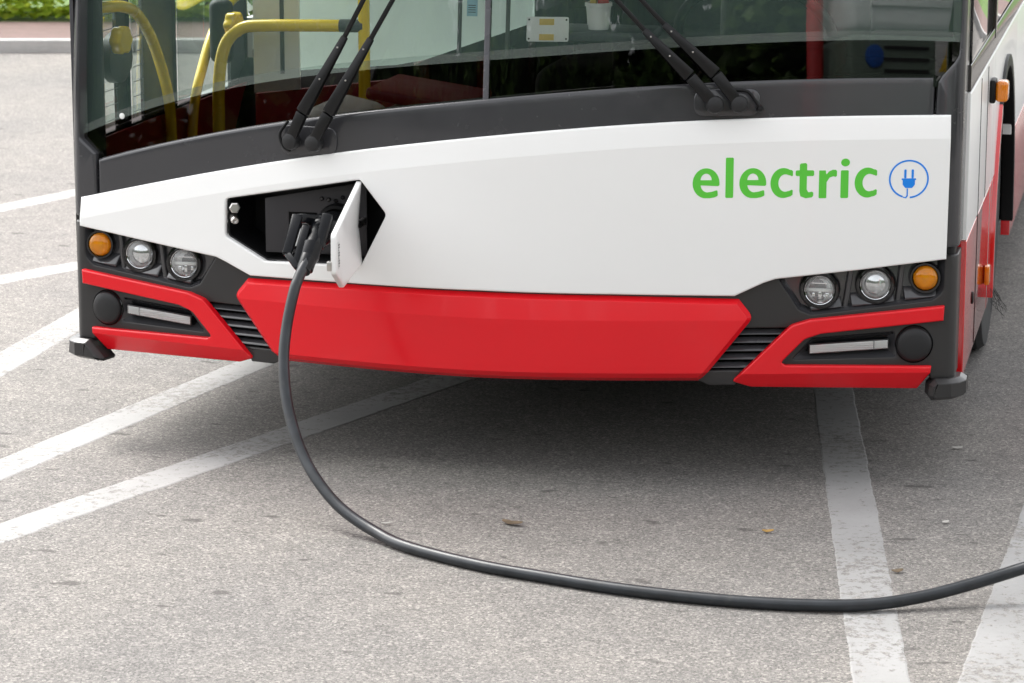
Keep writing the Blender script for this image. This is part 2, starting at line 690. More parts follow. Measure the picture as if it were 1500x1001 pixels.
def tube_bm(bm, pts, r, seg=14, caps=True):
    """r a number or a function of 0..1"""
    rf = r if callable(r) else (lambda t: r)
    prev = None
    up = None
    N = len(pts)
    rings = []
    for i, p in enumerate(pts):
        t = (pts[min(i + 1, N - 1)] - pts[max(i - 1, 0)]).normalized()
        if up is None:
            up = Vector((0, 0, 1)) if abs(t.z) < 0.9 else Vector((1, 0, 0))
        x = up.cross(t)
        if x.length < 1e-6:
            x = t.orthogonal()
        x.normalize()
        y = t.cross(x)
        up = y
        rr = rf(i / (N - 1))
        rings.append([bm.verts.new(p + (x * math.cos(2 * math.pi * k / seg) + y * math.sin(2 * math.pi * k / seg)) * rr) for k in range(seg)])
    for a, b in zip(rings, rings[1:]):
        for k in range(seg):
            j = (k + 1) % seg
            bm.faces.new((a[k], a[j], b[j], b[k]))
    if caps:
        bm.faces.new(rings[0][::-1])
        bm.faces.new(rings[-1])
    bmesh.ops.recalc_face_normals(bm, faces=bm.faces[:])


def tube(name, pts, r, mat, parent=None, seg=14, smooth_pts=8):
    bm = bmesh.new()
    tube_bm(bm, spline(pts, smooth_pts) if smooth_pts else [Vector(p) for p in pts], r, seg)
    return finish(name, bm, mat, parent, 50)


def plate(name, outline, frame, thick, mat, parent=None, bev=0.0015, holes=()):
    """a flat plate: outline in (a, b), frame(a, b, w) -> world"""
    return panel(name, outline, mat, parent, holes=holes, front=0, thick=thick, bev=bev, dx=5, dz=5,
                 mapper=frame, step=10, back=False)


def mir(pts, s):
    return [(s * x, z) for x, z in pts]


# ================================================================== THE SETTING
def sheet(name, x0, x1, y0, y1, z, mat):
    bm = bmesh.new()
    vs = [bm.verts.new(p) for p in ((x0, y0, z), (x1, y0, z), (x1, y1, z), (x0, y1, z))]
    bm.faces.new(vs)
    return finish(name, bm, mat, None, 0)


ground = tag(sheet('asphalt_ground', -150, 150, -150, 150, 0, 'asphalt'), kind='structure')


def painted_line(a, b, w, w2=None, seed=0):
    rnd = random.Random(seed)
    a, b = Vector(a), Vector(b)
    L = (b - a).length
    d = (b - a).normalized()
    n = Vector((-d.y, d.x))
    k = int(L / 0.02)
    bm = bmesh.new()
    le, ri, lb, rb_ = [], [], [], []
    e1 = e2 = 0.0
    for i in range(k + 1):
        e1 = e1 * 0.6 + rnd.uniform(-1, 1) * 0.0016
        e2 = e2 * 0.6 + rnd.uniform(-1, 1) * 0.0016
        p = a + d * (L * i / k)
        ww = w + ((w2 or w) - w) * i / k
        p1, p2 = p + n * (ww / 2 + e1), p - n * (ww / 2 + e2)
        le.append(bm.verts.new((p1.x, p1.y, 0.0013)))
        ri.append(bm.verts.new((p2.x, p2.y, 0.0013)))
        lb.append(bm.verts.new((p1.x + n.x * 0.006, p1.y + n.y * 0.006, -0.0005)))
        rb_.append(bm.verts.new((p2.x - n.x * 0.006, p2.y - n.y * 0.006, -0.0005)))
    for i in range(k):
        bm.faces.new((ri[i], ri[i + 1], le[i + 1], le[i]))
        bm.faces.new((le[i], le[i + 1], lb[i + 1], lb[i]))
        bm.faces.new((rb_[i], rb_[i + 1], ri[i + 1], ri[i]))
    bmesh.ops.recalc_face_normals(bm, faces=bm.faces[:])
    return finish('painted_line', bm, 'line_paint', ground, 0)


painted_line((-1.62, -1.6), (-0.70, 3.3), 0.125, seed=1)          # nearest pair, running under the bus
painted_line((-1.42, -1.68), (0.25, 3.1), 0.125, seed=2)
painted_line((-1.83, -0.6), (-1.905, 3.0), 0.13, seed=3)
painted_line((-3.2, 1.1), (-1.95, 3.42), 0.13, seed=4)
painted_line((-3.6, 2.5), (-2.4, 5.9), 0.13, seed=5)
painted_line((0.52, 3.3), (1.52, -3.25), 0.118, seed=6)
painted_line((1.585, 1.2), (1.47, -1.65), 0.135, 0.135, seed=7)
painted_line((2.6, 3.0), (2.1, -1.2), 0.125, seed=8)
painted_line((-7.2, 5.2), (-5.2, 9.0), 0.13, seed=9)

# far side of the yard: kerb stones, strip of pink pavers, verge and hedge
KA = R(12.6)
KO = Vector((-5.1, 9.62, 0))
KD = Vector((math.cos(KA), math.sin(KA), 0))
KN = Vector((-math.sin(KA), math.cos(KA), 0))


def kp(s, n, z):
    p = KO + KD * s + KN * n
    return Vector((p.x, p.y, z))


kerb = empty('kerb')
tag(kerb, kind='structure')
kb = bmesh.new()
box_bm(kb, (0, 0, 0), (0.992, 0.09, 0.30), None, 0.008, 2)
kme = bpy.data.meshes.new('kerb_stone')
kb.to_mesh(kme)
kb.free()
kme.materials.append(M['kerb_stone'])
for k in range(-9, 40):
    o = bpy.data.objects.new('kerb_stone', kme)
    col.objects.link(o)
    o.parent = kerb
    o.location = kp(k + 0.12, 0.045, -0.07 + random.uniform(-0.004, 0.004))
    o.rotation_euler = (0, 0, KA + random.uniform(-0.003, 0.003))


def kstrip(name, n0, n1, z, mat):
    bm = bmesh.new()
    vs = [bm.verts.new(kp(s, n, z)) for s, n in ((-40, n0), (90, n0), (90, n1), (-40, n1))]
    bm.faces.new(vs)
    bm.faces.new([bm.verts.new(kp(s, n0, zz)) for s, zz in ((-40, -0.1), (90, -0.1), (90, z), (-40, z))])
    bmesh.ops.recalc_face_normals(bm, faces=bm.faces[:])
    return tag(finish(name, bm, mat, None, 0), kind='structure')


kstrip('pavement', 0.092, 1.15, 0.076, 'pink_pavers')
kstrip('grass_verge', 1.152, 30, 0.072, 'grass')


def leaves_bm(bm, pts, size, rnd):
    for p in pts:
        s = size * rnd.uniform(0.6, 1.3)
        q = Matrix.Rotation(rnd.uniform(0, 6.28), 3, 'Z') @ Matrix.Rotation(rnd.uniform(-1.2, 1.2), 3, 'X')
        vs = [bm.verts.new(p + q @ Vector(v) * s) for v in ((-0.5, 0, 0), (0, -0.32, 0.08), (0.55, 0, 0), (0, 0.32, 0.08))]
        bm.faces.new(vs)


def hedge(s0, s1, n, label, dens, size):
    rnd = random.Random(int(s0 * 10))
    base = kp((s0 + s1) / 2, n, 0.072)
    e = empty('hedge', base, KA)
    tag(e, label, 'hedge', None)
    bm = bmesh.new()
    pts = []
    for i in range(dens):
        s = rnd.uniform(s0, s1)
        a = rnd.uniform(-0.25, math.pi)
        h = 0.62 + 0.10 * math.sin(s * 2.3) + 0.07 * math.sin(s * 5.1 + 1)
        rr = rnd.uniform(0.75, 1.05)
        pts.append(kp(s, n - math.cos(a) * 0.38 * rr, 0.10 + max(0.0, math.sin(a)) * h * rr + rnd.uniform(0, 0.05)))
    leaves_bm(bm, pts, size, rnd)
    finish('foliage', bm, 'hedge_leaf', e, 0)
    bm = bmesh.new()
    k = int((s1 - s0) / 0.35)
    for i in range(k):
        s = s0 + (i + 0.5) * (s1 - s0) / k
        tube_bm(bm, [kp(s, n, 0.07), kp(s + rnd.uniform(-0.1, 0.1), n + rnd.uniform(-0.1, 0.1), 0.5)], 0.02, 5)
    finish('stem', bm, 'bark', e, 0)['kind'] = 'stuff'


hedge(-6, 3.2, 1.6, 'bright green clipped hedge behind the pink paved strip', 26000, 0.085)
hedge(14, 26, 1.9, 'green hedge along the verge mirrored in the side of the bus', 9000, 0.13)


def tree(x, y, h, rad, label, seed):
    rnd = random.Random(seed)
    e = empty('tree', (x, y, 0))
    tag(e, label, 'tree', 'trees facing the front of the bus')
    bm = bmesh.new()
    b0 = Vector((x, y, 0))
    tube_bm(bm, spline([b0, b0 + Vector((0.1, 0, h * 0.3)), b0 + Vector((-0.05, 0.1, h * 0.6)), b0 + Vector((0, 0, h * 0.92))], 5), lambda t: 0.2 * (1 - t) + 0.02, 9)
    for k in range(11):
        z = h * rnd.uniform(0.14, 0.75)
        a = rnd.uniform(0, 6.28)
        l = rad * rnd.uniform(0.6, 0.95)
        q = b0 + Vector((0, 0, z))
        tube_bm(bm, [q, q + Vector((math.cos(a) * l * 0.5, math.sin(a) * l * 0.5, l * 0.25)), q + Vector((math.cos(a) * l, math.sin(a) * l, l * 0.4))], lambda t: 0.06 * (1 - t) + 0.012, 6)
    finish('trunk', bm, 'bark', e, 50)
    pts = []
    clumps = []
    for k in range(95):
        z = rnd.uniform(0.02, 1.0)
        rr = rad * (1.1 - z * 0.6) * math.sqrt(rnd.uniform(0.05, 1))
        a = rnd.uniform(0, 6.28)
        clumps.append((b0 + Vector((rr * math.cos(a), rr * math.sin(a), h * z)), rnd.uniform(0.35, 0.8)))
    for c, cr in clumps:
        for j in range(60):
            v = Vector((rnd.gauss(0, 1), rnd.gauss(0, 1), rnd.gauss(0, 0.8)))
            p = c + v * cr * 0.5
            if p.z > 0.15:
                pts.append(p)
    bm = bmesh.new()
    leaves_bm(bm, pts, 0.42, rnd)
    finish('crown', bm, 'tree_leaf', e, 0)


TL = ['slender leafy tree behind the charging cabinet', 'dark leafy tree beside the one behind the charging cabinet',
      'broad dark tree straight ahead of the bus', 'tall dark tree ahead of the bus next to the broad one',
      'dark tree ahead of the bus door side', 'wide tree at the edge of the yard off the bus door corner', 'low dark tree furthest off the bus door corner',
      'dark tree standing past the charging cabinet', 'round tree off the driver side corner of the bus', 'outermost tree off the driver side corner of the bus']
for k, (ang, dist, h, rad) in enumerate([(26, 22, 5.6, 2.9), (16, 23, 5.9, 3.0), (6, 22, 5.7, 3.2), (-5, 23, 6.0, 3.1), (-16, 22.5, 5.6, 3.1), (-27, 23, 5.8, 3.2), (-38, 24, 5.6, 3.3), (37, 22, 5.4, 2.9), (49, 22, 5.6, 3.0), (61, 23, 5.3, 3.0)]):
    tree(math.sin(R(ang)) * dist, -math.cos(R(ang)) * dist, h, rad, TL[k], 20 + k)

rnd = random.Random(3)
bm = bmesh.new()
pts = []
for k in range(29000):
    a = rnd.uniform(-66, 78)
    d = rnd.uniform(27, 31)
    pts.append(Vector((math.sin(R(a)) * d, -math.cos(R(a)) * d, rnd.uniform(0.05, 5.2 + 0.7 * math.sin(a * 0.35) + 0.5 * math.sin(a * 0.9)))))
leaves_bm(bm, pts, 0.75, rnd)
wood = tag(finish('woodland', bm, 'tree_leaf', None, 0), 'dense dark belt of bushes behind the trees facing the bus', 'woodland', kind='stuff')

# ================================================================== THE BUS
bus = empty('electric_bus', (0, 4.4, 0))
tag(bus, 'white, red and dark grey electric city bus plugged in at its front flap', 'bus')
LEN = 8.9
SX = 1.275


def wt(x):      # top edge of the white panel
    return 0.0069 * x ** 4 + 0.0006 * x ** 3 - 0.0717 * x ** 2 + 0.1237 * x + 0.9589


def gb(x):      # lower edge of the windscreen
    return -0.0046 * x ** 4 + 0.0066 * x ** 3 - 0.0537 * x ** 2 + 0.1171 * x + 1.0587


def fr(x):      # line where the dark lower band of the glass ends
    return -0.0201 * x ** 4 + 0.0226 * x ** 3 - 0.0396 * x ** 2 + 0.0948 * x + 1.1727


def line(f, x0, x1, dz=0.0, n=24):
    return [(x0 + (x1 - x0) * k / n, f(x0 + (x1 - x0) * k / n) + dz) for k in range(n + 1)]


# ---- openings in the dark bumper
POCK = [(0.790, 0.588), (0.852, 0.494), (0.884, 0.480), (1.204, 0.517), (1.230, 0.540), (1.232, 0.650), (1.0, 0.622)]
POCK = rounded(POCK, [0.005, 0.02, 0.03, 0.03, 0.03, 0.005, 0.0])
DRLP = rounded([(0.838, 0.357), (0.888, 0.415), (1.104, 0.431), (1.112, 0.362)], [0.004, 0.012, 0.006, 0.006])
GRIL = [(0.860, 0.444), (0.690, 0.444), (0.590, 0.328), (0.760, 0.328)]

base = [(-1.405, 0.640), (-1.405, 0.300), (-1.23, 0.300), (-1.205, 0.300), (-1.195, 0.331), (-0.80, 0.331), (-0.704, 0.325), (-0.688, 0.287), (-0.62, 0.287), (-0.58, 0.306), (0.58, 0.306), (0.62, 0.287), (0.688, 0.287), (0.704, 0.325), (0.80, 0.331), (1.195, 0.331), (1.205, 0.300), (1.23, 0.300), (1.405, 0.300), (1.405, 0.640),
        (1.2355, 0.640), (1.2355, 0.672), (1.0, 0.645), (0.79, 0.612), (0.68, 0.565), (-0.68, 0.565), (-0.79, 0.612), (-1.0, 0.645), (-1.2355, 0.672), (-1.2355, 0.640)]
holes = []
for s in (1, -1):
    holes += [mir(POCK, s), mir(DRLP, s), mir(GRIL, s)]
BW = 0.012
panel('bumper', base, 'bumper_plastic', bus, holes=holes, front=BW, thick=0.03, bev=0.004)


def pocket(outline, prof, mat, parent, name):
    return panel(name, outline, mat, parent, profile=prof, dx=0.04, dz=0.04)


def surf_dir(u, z):
    a = fmap(u - 1e-3, z)
    b = fmap(u + 1e-3, z)
    c = fmap(u, z + 1e-3)
    n = (c - fmap(u, z)).cross(b - a).normalized()
    if n.y > 0:
        n = -n
    return n


def headlamp(s, x, z, kind, pk):
    """a round lamp: black surround, chrome bezel, bowl and clear lens"""
    c = Vector((s * x, Sf(x, z) + 0.030, z))
    d = Vector((s * 0.03, -1, 0.02)).normalized()
    if kind == 'amber':
        r = 0.0335
        h = lathe('turn_signal', c, d, [(r + 0.009, -0.03), (r + 0.009, 0.012), (r + 0.007, 0.016), (r + 0.002, 0.016), (r + 0.001, 0.006), (r + 0.001, -0.02)], 'gloss_black', bus)
        lathe('lens', c, d, [(r, 0.0), (r, 0.012), (r * 0.96, 0.017), (r * 0.8, 0.023), (r * 0.5, 0.027), (r * 0.2, 0.029), (0, 0.0293)], 'amber_glass', h)
        lathe('reflector', c, d, [(r, 0.006), (r * 0.8, 0.000), (r * 0.4, -0.006), (0, -0.008)], 'amber_bowl', h, 14, 10)
        for k in (-2, -1, 1, 2):
            hh = 0.054 - 0.007 * abs(k)
            box('lens_rib', c + Vector((k * 0.0098, -0.002, 0)), (0.0032, 0.008, hh), 'amber_bowl', h, None, 0.0012)
        lathe('bulb', c - d * 0.012, d, [(0.006, 0), (0.009, 0.006), (0.009, 0.016), (0.005, 0.023), (0, 0.024)], 'sticker_yellow', h, 16)
        return
    r = 0.041
    h = lathe('headlight', c, d, [(r + 0.013, -0.03), (r + 0.013, 0.010), (r + 0.010, 0.015), (r + 0.005, 0.016), (r + 0.002, 0.010), (r + 0.002, -0.03)], 'gloss_black', bus)
    lathe('bezel', c, d, [(r + 0.0018, -0.004), (r + 0.0018, 0.010), (r - 0.001, 0.0125), (r - 0.005, 0.010), (r - 0.007, 0.004)], 'chrome', h)
    if kind == 'projector':
        lathe('reflector', c, d, [(r - 0.006, 0.006), (r - 0.010, -0.004), (r - 0.012, -0.012), (0, -0.014)], 'silver_bowl', h)
        lathe('projector_lens', c, d, [(r - 0.010, -0.010), (r - 0.011, -0.006), (r * 0.62, 0.002), (r * 0.45, 0.005), (r * 0.22, 0.0075), (0, 0.0085)], 'smoked_mirror', h)
    else:
        lathe('reflector', c, d, [(r - 0.006, 0.006), (r - 0.011, -0.006), (r * 0.7, -0.010), (r * 0.4, -0.015), (0, -0.017)], 'silver_bowl', h, 14, 8)
        rot = frame_z(d)
        box('beam_bar', c + Vector((0, 0.002, -0.002)), (0.064, 0.008, 0.009), 'plain_white', h, None, 0.002)
        bm = bmesh.new()
        box_bm(bm, c + Vector((0, 0.006, 0.016)), (0.046, 0.006, 0.0025), None, 0.0)
        box_bm(bm, c + Vector((0, 0.007, -0.018)), (0.010, 0.010, 0.022), None, 0.003)
        for k in (-1, 1):
            box_bm(bm, c + Vector((k * 0.019, 0.010, -0.017)), (0.012, 0.010, 0.014), None, 0.004)
        finish('reflector_rib', bm, 'chrome', h)
    lathe('lens', c, d, [(r, 0.008), (r * 0.93, 0.0125), (r * 0.75, 0.017), (r * 0.45, 0.0205), (0, 0.022)], 'lamp_glass', h)


for s in (1, -1):
    pk = pocket(mir(POCK, s), [(0, BW + 0.001), (0.003, BW + 0.006), (0.014, 0.040)], 'lamp_housing', bus, 'lamp_recess')
    # raised moulded surrounds between the lamps
    for x0, x1, xt0, xt1, zl in ((0.968, 0.984, 0.985, 1.000, 0.492), (1.107, 1.122, 1.117, 1.132, 0.508)):
        panel('lamp_divider', mir([(x0, zl), (x1, zl + 0.001), (xt1, 0.625), (xt0, 0.624)], s), 'lamp_housing', pk, front=0.028, thick=0.03, bev=0.005, dx=0.2, dz=0.2)
    # sloping ledges under each lamp
    for x0, x1, zl in ((0.880, 0.966, 0.485), (0.988, 1.105, 0.495), (1.127, 1.215, 0.512)):
        def ledge(x, z, zl=zl):
            return (z - zl) * 0.95
        panel('lamp_ledge', mir(rounded([(x0 + 0.004, zl + 0.004 + (0 if True else 0)), (x1, zl + 0.004 + (x1 - x0) * 0.115), (x1, zl + 0.044), (x0, zl + 0.040)], 0.004), s), 'lamp_housing', pk,
              front=0.016, thick=0.03, bev=0.004, relief=lambda x, z, zl=zl: max(0, (z - zl - 0.012)) * 0.8, cutz=(zl + 0.012,), dx=0.1, dz=0.01)
    headlamp(s, 1.178, 0.577, 'amber', pk)
    headlamp(s, 1.047, 0.559, 'projector', pk)
    headlamp(s, 0.901, 0.546, 'beam', pk)
    # lower slot with the long running lamp
    dp = pocket(mir(DRLP, s), [(0, BW + 0.001), (0.002, BW + 0.004), (0.018, 0.036)], 'lamp_housing', bus, 'running_lamp_recess')
    f = panel('running_lamp', mir([(0.880, 0.371), (0.880, 0.3995), (1.0905, 0.4125), (1.0905, 0.3845)], s), 'gloss_black', bus, front=0.0105, thick=0.03, bev=0.002)
    panel('reflector', mir([(0.8835, 0.3745), (0.8835, 0.396), (1.050, 0.4065), (1.050, 0.3850)], s), 'ribbed_reflector', f, front=0.009, thick=0.01, bev=0.002)
    panel('lens_end', mir([(1.0525, 0.3852), (1.0525, 0.4067), (1.0872, 0.4088), (1.0872, 0.3875)], s), 'plain_white', f, front=0.009, thick=0.01, bev=0.002)
    panel('lens', mir([(0.8825, 0.3735), (0.8825, 0.397), (1.0882, 0.4098), (1.0882, 0.3865)], s), 'lamp_glass', f, front=0.0065, thick=0.002, bev=0.001)
    # round tow-eye cover
    n = surf_dir(s * 1.157, 0.397)
    c = fmap(s * 1.157, 0.397, BW)
    cap = lathe('tow_cover', c, n, [(0.0475, -0.01), (0.0475, 0.006), (0.0455, 0.010), (0.040, 0.0135), (0.025, 0.0165), (0, 0.0175)], 'cap_rubber', bus)
    lathe('rim', c, n, [(0.0525, -0.01), (0.0525, 0.002), (0.0510, 0.004), (0.0490, 0.002), (0.0490, -0.01)], 'gloss_black', cap)
    # air intake slats between the red pieces
    panel('grille_backing', mir([(0.875, 0.455), (0.675, 0.455), (0.575, 0.315), (0.775, 0.315)], s), 'matt_black', bus, front=0.055, thick=0.005, bev=0.001)
    for k in range(5):
        z = 0.4325 - k * 0.0228
        x0 = 0.690 - (0.444 - z) * 0.862
        tilt = lambda x, zz, z=z: -(zz - z) * 0.0 + abs(zz - z) * 0.35
        panel('grille_slat', mir([(x0 - 0.012, z - 0.0075), (x0 + 0.185, z - 0.0075), (x0 + 0.185, z + 0.0065), (x0 - 0.012, z + 0.0065)], s), 'grey_paint', bus,
              front=0.024, thick=0.02, bev=0.003, relief=lambda x, zz, z=z: (zz - z) * 1.1)

# ---- red mouldings
RED_C = rounded([(-0.694, 0.5245), (-0.732, 0.476), (-0.594, 0.2985), (0.594, 0.2985), (0.732, 0.476), (0.694, 0.5245), (0.36, 0.5350), (0.0, 0.5385), (-0.36, 0.5350)],
                [0, 0.024, 0, 0, 0.024, 0, 0, 0, 0])


def red_relief(x, z):
    w = 0.0
    if z > 0.470:
        w += (z - 0.470) * 0.20
    if z < 0.326:
        w += (0.326 - z) * 0.75
    return w


panel('centre_bumper_panel', RED_C, 'red_paint', bus, front=-0.006, thick=0.04, relief=red_relief, cutz=(0.470, 0.326),
      profile=[(0, 0.012), (0, 0.000), (0.002, -0.003), (0.011, -0.012), (0.0125, -0.0138), (0.014, -0.0142)], dz=0.05, smooth=8)
CR = [(1.232, 0.5035), (1.230, 0.4635), (1.119, 0.452), (0.909, 0.4305), (0.866, 0.4155), (0.806, 0.352), (0.818, 0.3445), (1.202, 0.338), (1.200, 0.320), (1.171, 0.2705), (0.731, 0.280), (0.678, 0.2985), (0.832, 0.4545), (0.880, 0.4690)]
CRR = [0, 0, 0, 0.03, 0.03, 0.012, 0.012, 0, 0, 0, 0.02, 0.008, 0.035, 0.035]
for s in (1, -1):
    panel('corner_bumper_panel', mir(rounded(CR, CRR), s), 'red_paint', bus, front=-0.008, thick=0.022, bev=0.005,
          relief=lambda x, z: (0.322 - z) * 0.6 if z < 0.322 else 0.0, cutz=(0.322,), dz=0.05, smooth=12)

# ---- white panel with the socket opening
HOLE = [(-0.755, 0.746), (-0.340, 0.8275), (-0.2625, 0.737), (-0.340, 0.589), (-0.634, 0.580), (-0.757, 0.640)]
HOLE = rounded(HOLE, [0.014, 0.012, 0.016, 0.012, 0.012, 0.016])
white = line(wt, -1.237, 1.235) + [(1.233, 0.631), (0.999, 0.603), (0.788, 0.5805), (0.756, 0.570), (0.681, 0.5345), (0.366, 0.5395), (0.0, 0.543),
                                   (-0.366, 0.5395), (-0.681, 0.5345), (-0.756, 0.566), (-0.788, 0.5780), (-0.999, 0.6015), (-1.238, 0.6295)]
wp = panel('front_panel', white, 'white_paint', bus, holes=[HOLE], front=-0.004, thick=0.018, bev=0.005, warp=wt, cutz=(-0.062,),
           relief=lambda x, z: (z + 0.062) * 0.14 if z > -0.062 else 0.0, dz=0.03, smooth=6)
wn_ = wp.name

# ---- socket recess, plate, latch
rec = panel('socket_recess', HOLE, 'matt_black', bus, profile=[(0, 0.006), (0.0, 0.012), (0.004, 0.014), (0.006, 0.145)], dx=0.06, dz=0.2)
SQ = [(-0.572, 0.610), (-0.490, 0.610), (-0.490, 0.716), (-0.572, 0.716)]
PL = [(-0.640, 0.600), (-0.372, 0.600), (-0.372, 0.803), (-0.640, 0.752)]


def flat(y0):
    return lambda a, b, w: Vector((a, y0 + w, b))


ip = plate('socket_plate', PL, flat(0.135), 0.004, 'dark_plate', bus, 0.001, holes=[SQ])
plate('plate_flange', [(-0.372, 0.600), (-0.345, 0.600), (-0.345, 0.815), (-0.372, 0.803)], flat(0.128), 0.004, 'dark_plate', ip)
for x, z in ((-0.455, 0.755), (-0.415, 0.762), (-0.435, 0.752), (-0.475, 0.757), (-0.39, 0.765)):
    lathe('bolt', (x, 0.135, z), (0, -1, 0), [(0.006, 0), (0.006, 0.005), (0.004, 0.007), (0, 0.007)], 'gloss_black', ip, 8)
box('socket_block', (-0.545, 0.155, 0.642), (0.045, 0.02, 0.05), 'plain_white', ip, None, 0.004)
box('socket_block', (-0.545, 0.150, 0.690), (0.05, 0.02, 0.012), 'interior_grey', ip, None, 0.002)
inlet = lathe('charging_inlet', (-0.430, 0.134, 0.694), (0, -1, 0), [(0.052, 0), (0.052, 0.02), (0.048, 0.026), (0.040, 0.026), (0.038, 0.004), (0, 0.004)], 'matt_black', ip)
lt = lathe('latch', (-0.727, 0.132, 0.722), (0.25, -1, 0.1), [(0.0135, -0.03), (0.0135, 0.0), (0.0155, 0.0), (0.0155, 0.012), (0.012, 0.0145), (0, 0.0145)], 'steel', bus, 6, 20)
lathe('lock_barrel', (-0.728, 0.132, 0.688), (0.5, -1, -0.2), [(0.012, -0.05), (0.012, 0.004), (0.009, 0.010), (0.005, 0.010), (0.0, 0.006)], 'steel', bus, 10, 25)

# ---- the open flap, hinged on the right of the opening
HX = -0.338
FL = [(-0.338, 0.823), (-0.750, 0.7445), (-0.753, 0.642), (-0.634, 0.5835), (-0.345, 0.5925), (-0.338, 0.5945)]
FL = rounded(FL, [0.004, 0.014, 0.016, 0.012, 0.006, 0.0])
TH = R(96)
HC = Vector((HX, Sf(HX, 0.7) + 0.012, 0))


def flap(a, b, w):
    l = a - HX
    # slight fold of the moulded skin near the hinge
    lb = -0.19 * ((0.823 - b) / 0.118 if b > 0.705 else max(0.0, b - 0.595) / 0.110)
    w = w + max(0.0, l - lb) * 0.055
    x, y = l, w
    return Vector((HC.x + x * math.cos(TH) - y * math.sin(TH), HC.y + x * math.sin(TH) + y * math.cos(TH), b))


fl = panel('charging_flap', FL, 'white_paint', bus, front=0.0, thick=0.014, bev=0.004, mapper=flap, dx=0.05, dz=0.1, back=True, clean=False,
           cuts=[((HX, 0, 0.823), (0.118, 0, -0.19)), ((HX, 0, 0.595), (0.110, 0, 0.19))])
st = panel('flap_sticker', [(-0.728, 0.650), (-0.706, 0.650), (-0.706, 0.722), (-0.728, 0.722)], 'plain_white', fl, front=-0.0012, thick=0.0012, bev=0.0003, mapper=flap, dx=1, dz=1)
bm = bmesh.new()
for k in range(9):
    z = 0.655 + k * 0.0070
    a0, a1 = (-0.725, -0.709) if k % 3 else (-0.724, -0.716)
    vs = [bm.verts.new(flap(a, b, -0.002)) for a, b in ((a0, z), (a1, z), (a1, z + 0.0045), (a0, z + 0.0045))]
    bm.faces.new(vs)
finish('sticker_print', bm, 'ink', st, 0)
box('hinge_arm', (-0.352, 0.075, 0.70), (0.012, 0.11, 0.02), 'steel', fl, None, 0.002)
box('flap_catch', flap(-0.748, 0.662, 0.018), (0.014, 0.014, 0.026), 'steel', fl, None, 0.003)

# ---- lettering
U = 0.000499


def arc(cx, cy, rx, ry, a0, a1, n=26):
    return [(cx + rx * math.cos(R(a0 + (a1 - a0) * k / n)), cy + ry * math.sin(R(a0 + (a1 - a0) * k / n))) for k in range(n + 1)]


def letter_e(x):
    cx, cy = x + 70, 80
    outer = arc(cx, cy, 70, 81, -4, 262, 40) + [(cx + 20, -0.5), (cx + 44, 4), (cx + 59, 11)] + [(cx + 62, 16), (cx + 60, 40), (cx + 54, 42)]
    outer += [(cx + 30, 34), (cx + 6, 31)] + arc(cx + 8, cy - 8, 36, 41, 262, 184, 10) + [(cx + 62, 65), (cx + 69, 69)]
    hole = [(cx - 29, 97), (cx + 29, 97)] + arc(cx, 97, 29, 35, 0, 180, 14)[1:-1]
    return outer, [hole]


def letter_c(x):
    cx, cy = x + 67, 80
    o = arc(cx, cy, 67, 81, 62, 290, 36)
    o += [(cx + 38, 8), (cx + 49, 16), (cx + 50, 40), (cx + 44, 44), (cx + 30, 37)]
    o += arc(cx + 10, cy, 36, 47, 290, 72, 24)
    o += [(cx + 36, 120), (cx + 44, 116), (cx + 49, 120), (cx + 49, 144), (cx + 42, 150)]
    return o, []


def rrect(x0, y0, x1, y1, r=7):
    return rounded([(x0, y0), (x1, y0), (x1, y1), (x0, y1)], r)


LET = [letter_e(0), (rrect(171, 1, 212, 218), []), letter_e(243), letter_c(405)]
t_ = rounded([(556, 35), (562, 8), (590, -3), (622, 2), (629, 10), (629, 27), (622, 33), (603, 29), (594, 45), (594, 117), (626, 117), (631, 122), (631, 143), (626, 148), (594, 148), (594, 180), (588, 187), (562, 185), (556, 178),
             (556, 148), (540, 148), (535, 143), (535, 122), (540, 117), (556, 117)], 3)
r_ = rounded([(657, -3), (697, -3), (697, 84), (712, 108), (730, 115), (744, 112), (750, 117), (750, 143), (744, 150), (728, 150), (708, 141), (694, 122), (692, 147), (657, 147)], 4)
LET += [(t_, []), (r_, []), (rrect(770, -3, 811, 147), []), (arc(793, 189, 23, 21, 0, 360, 28)[:-1], []), letter_c(843)]
DEC = -0.004 - 0.0005


def decal(name, outer, hs_, mat, parent, x0, z0, u=U, shear=0.0):
    def tr(p):
        return [(x0 + a * u, z0 + b * u + shear * a * u) for a, b in p]
    return panel(name, tr(outer), mat, parent, holes=[tr(h) for h in hs_], profile=[(0, -0.0038), (0, DEC)], dx=0.06, dz=0.5, step=0.02, smooth=60)


for o_, h_ in LET:
    decal('letter', o_, h_, 'green_letter', wp, 0.5665, 0.8015)
# plug emblem in a ring
cx, cz = 1.128, 0.850
decal('emblem_ring', arc(0, 0, 104, 104, -86, 252, 70) + arc(0, 0, 95, 95, 252, -86, 70), [], 'blue_letter', wp, cx, cz)
decal('emblem_cord', rounded([(-10, -50), (-3, -50), (-3, -92), (-12, -104), (-29, -100), (-31, -94), (-16, -97), (-10, -88)], 3), [], 'blue_letter', wp, cx, cz)
decal('emblem_plug', rounded([(-38, 4), (-38, -4), (-32, -6), (-32, -30), (-18, -48), (18, -48), (32, -30), (32, -6), (38, -4), (38, 4)], 4), [], 'blue_letter', wp, cx, cz)
for x in (-19, 19):
    decal('emblem_pin', rounded([(x - 6, 4.5), (x + 6, 4.5), (x + 6, 52), (x - 6, 52)], 5), [], 'blue_letter', wp, cx, cz)

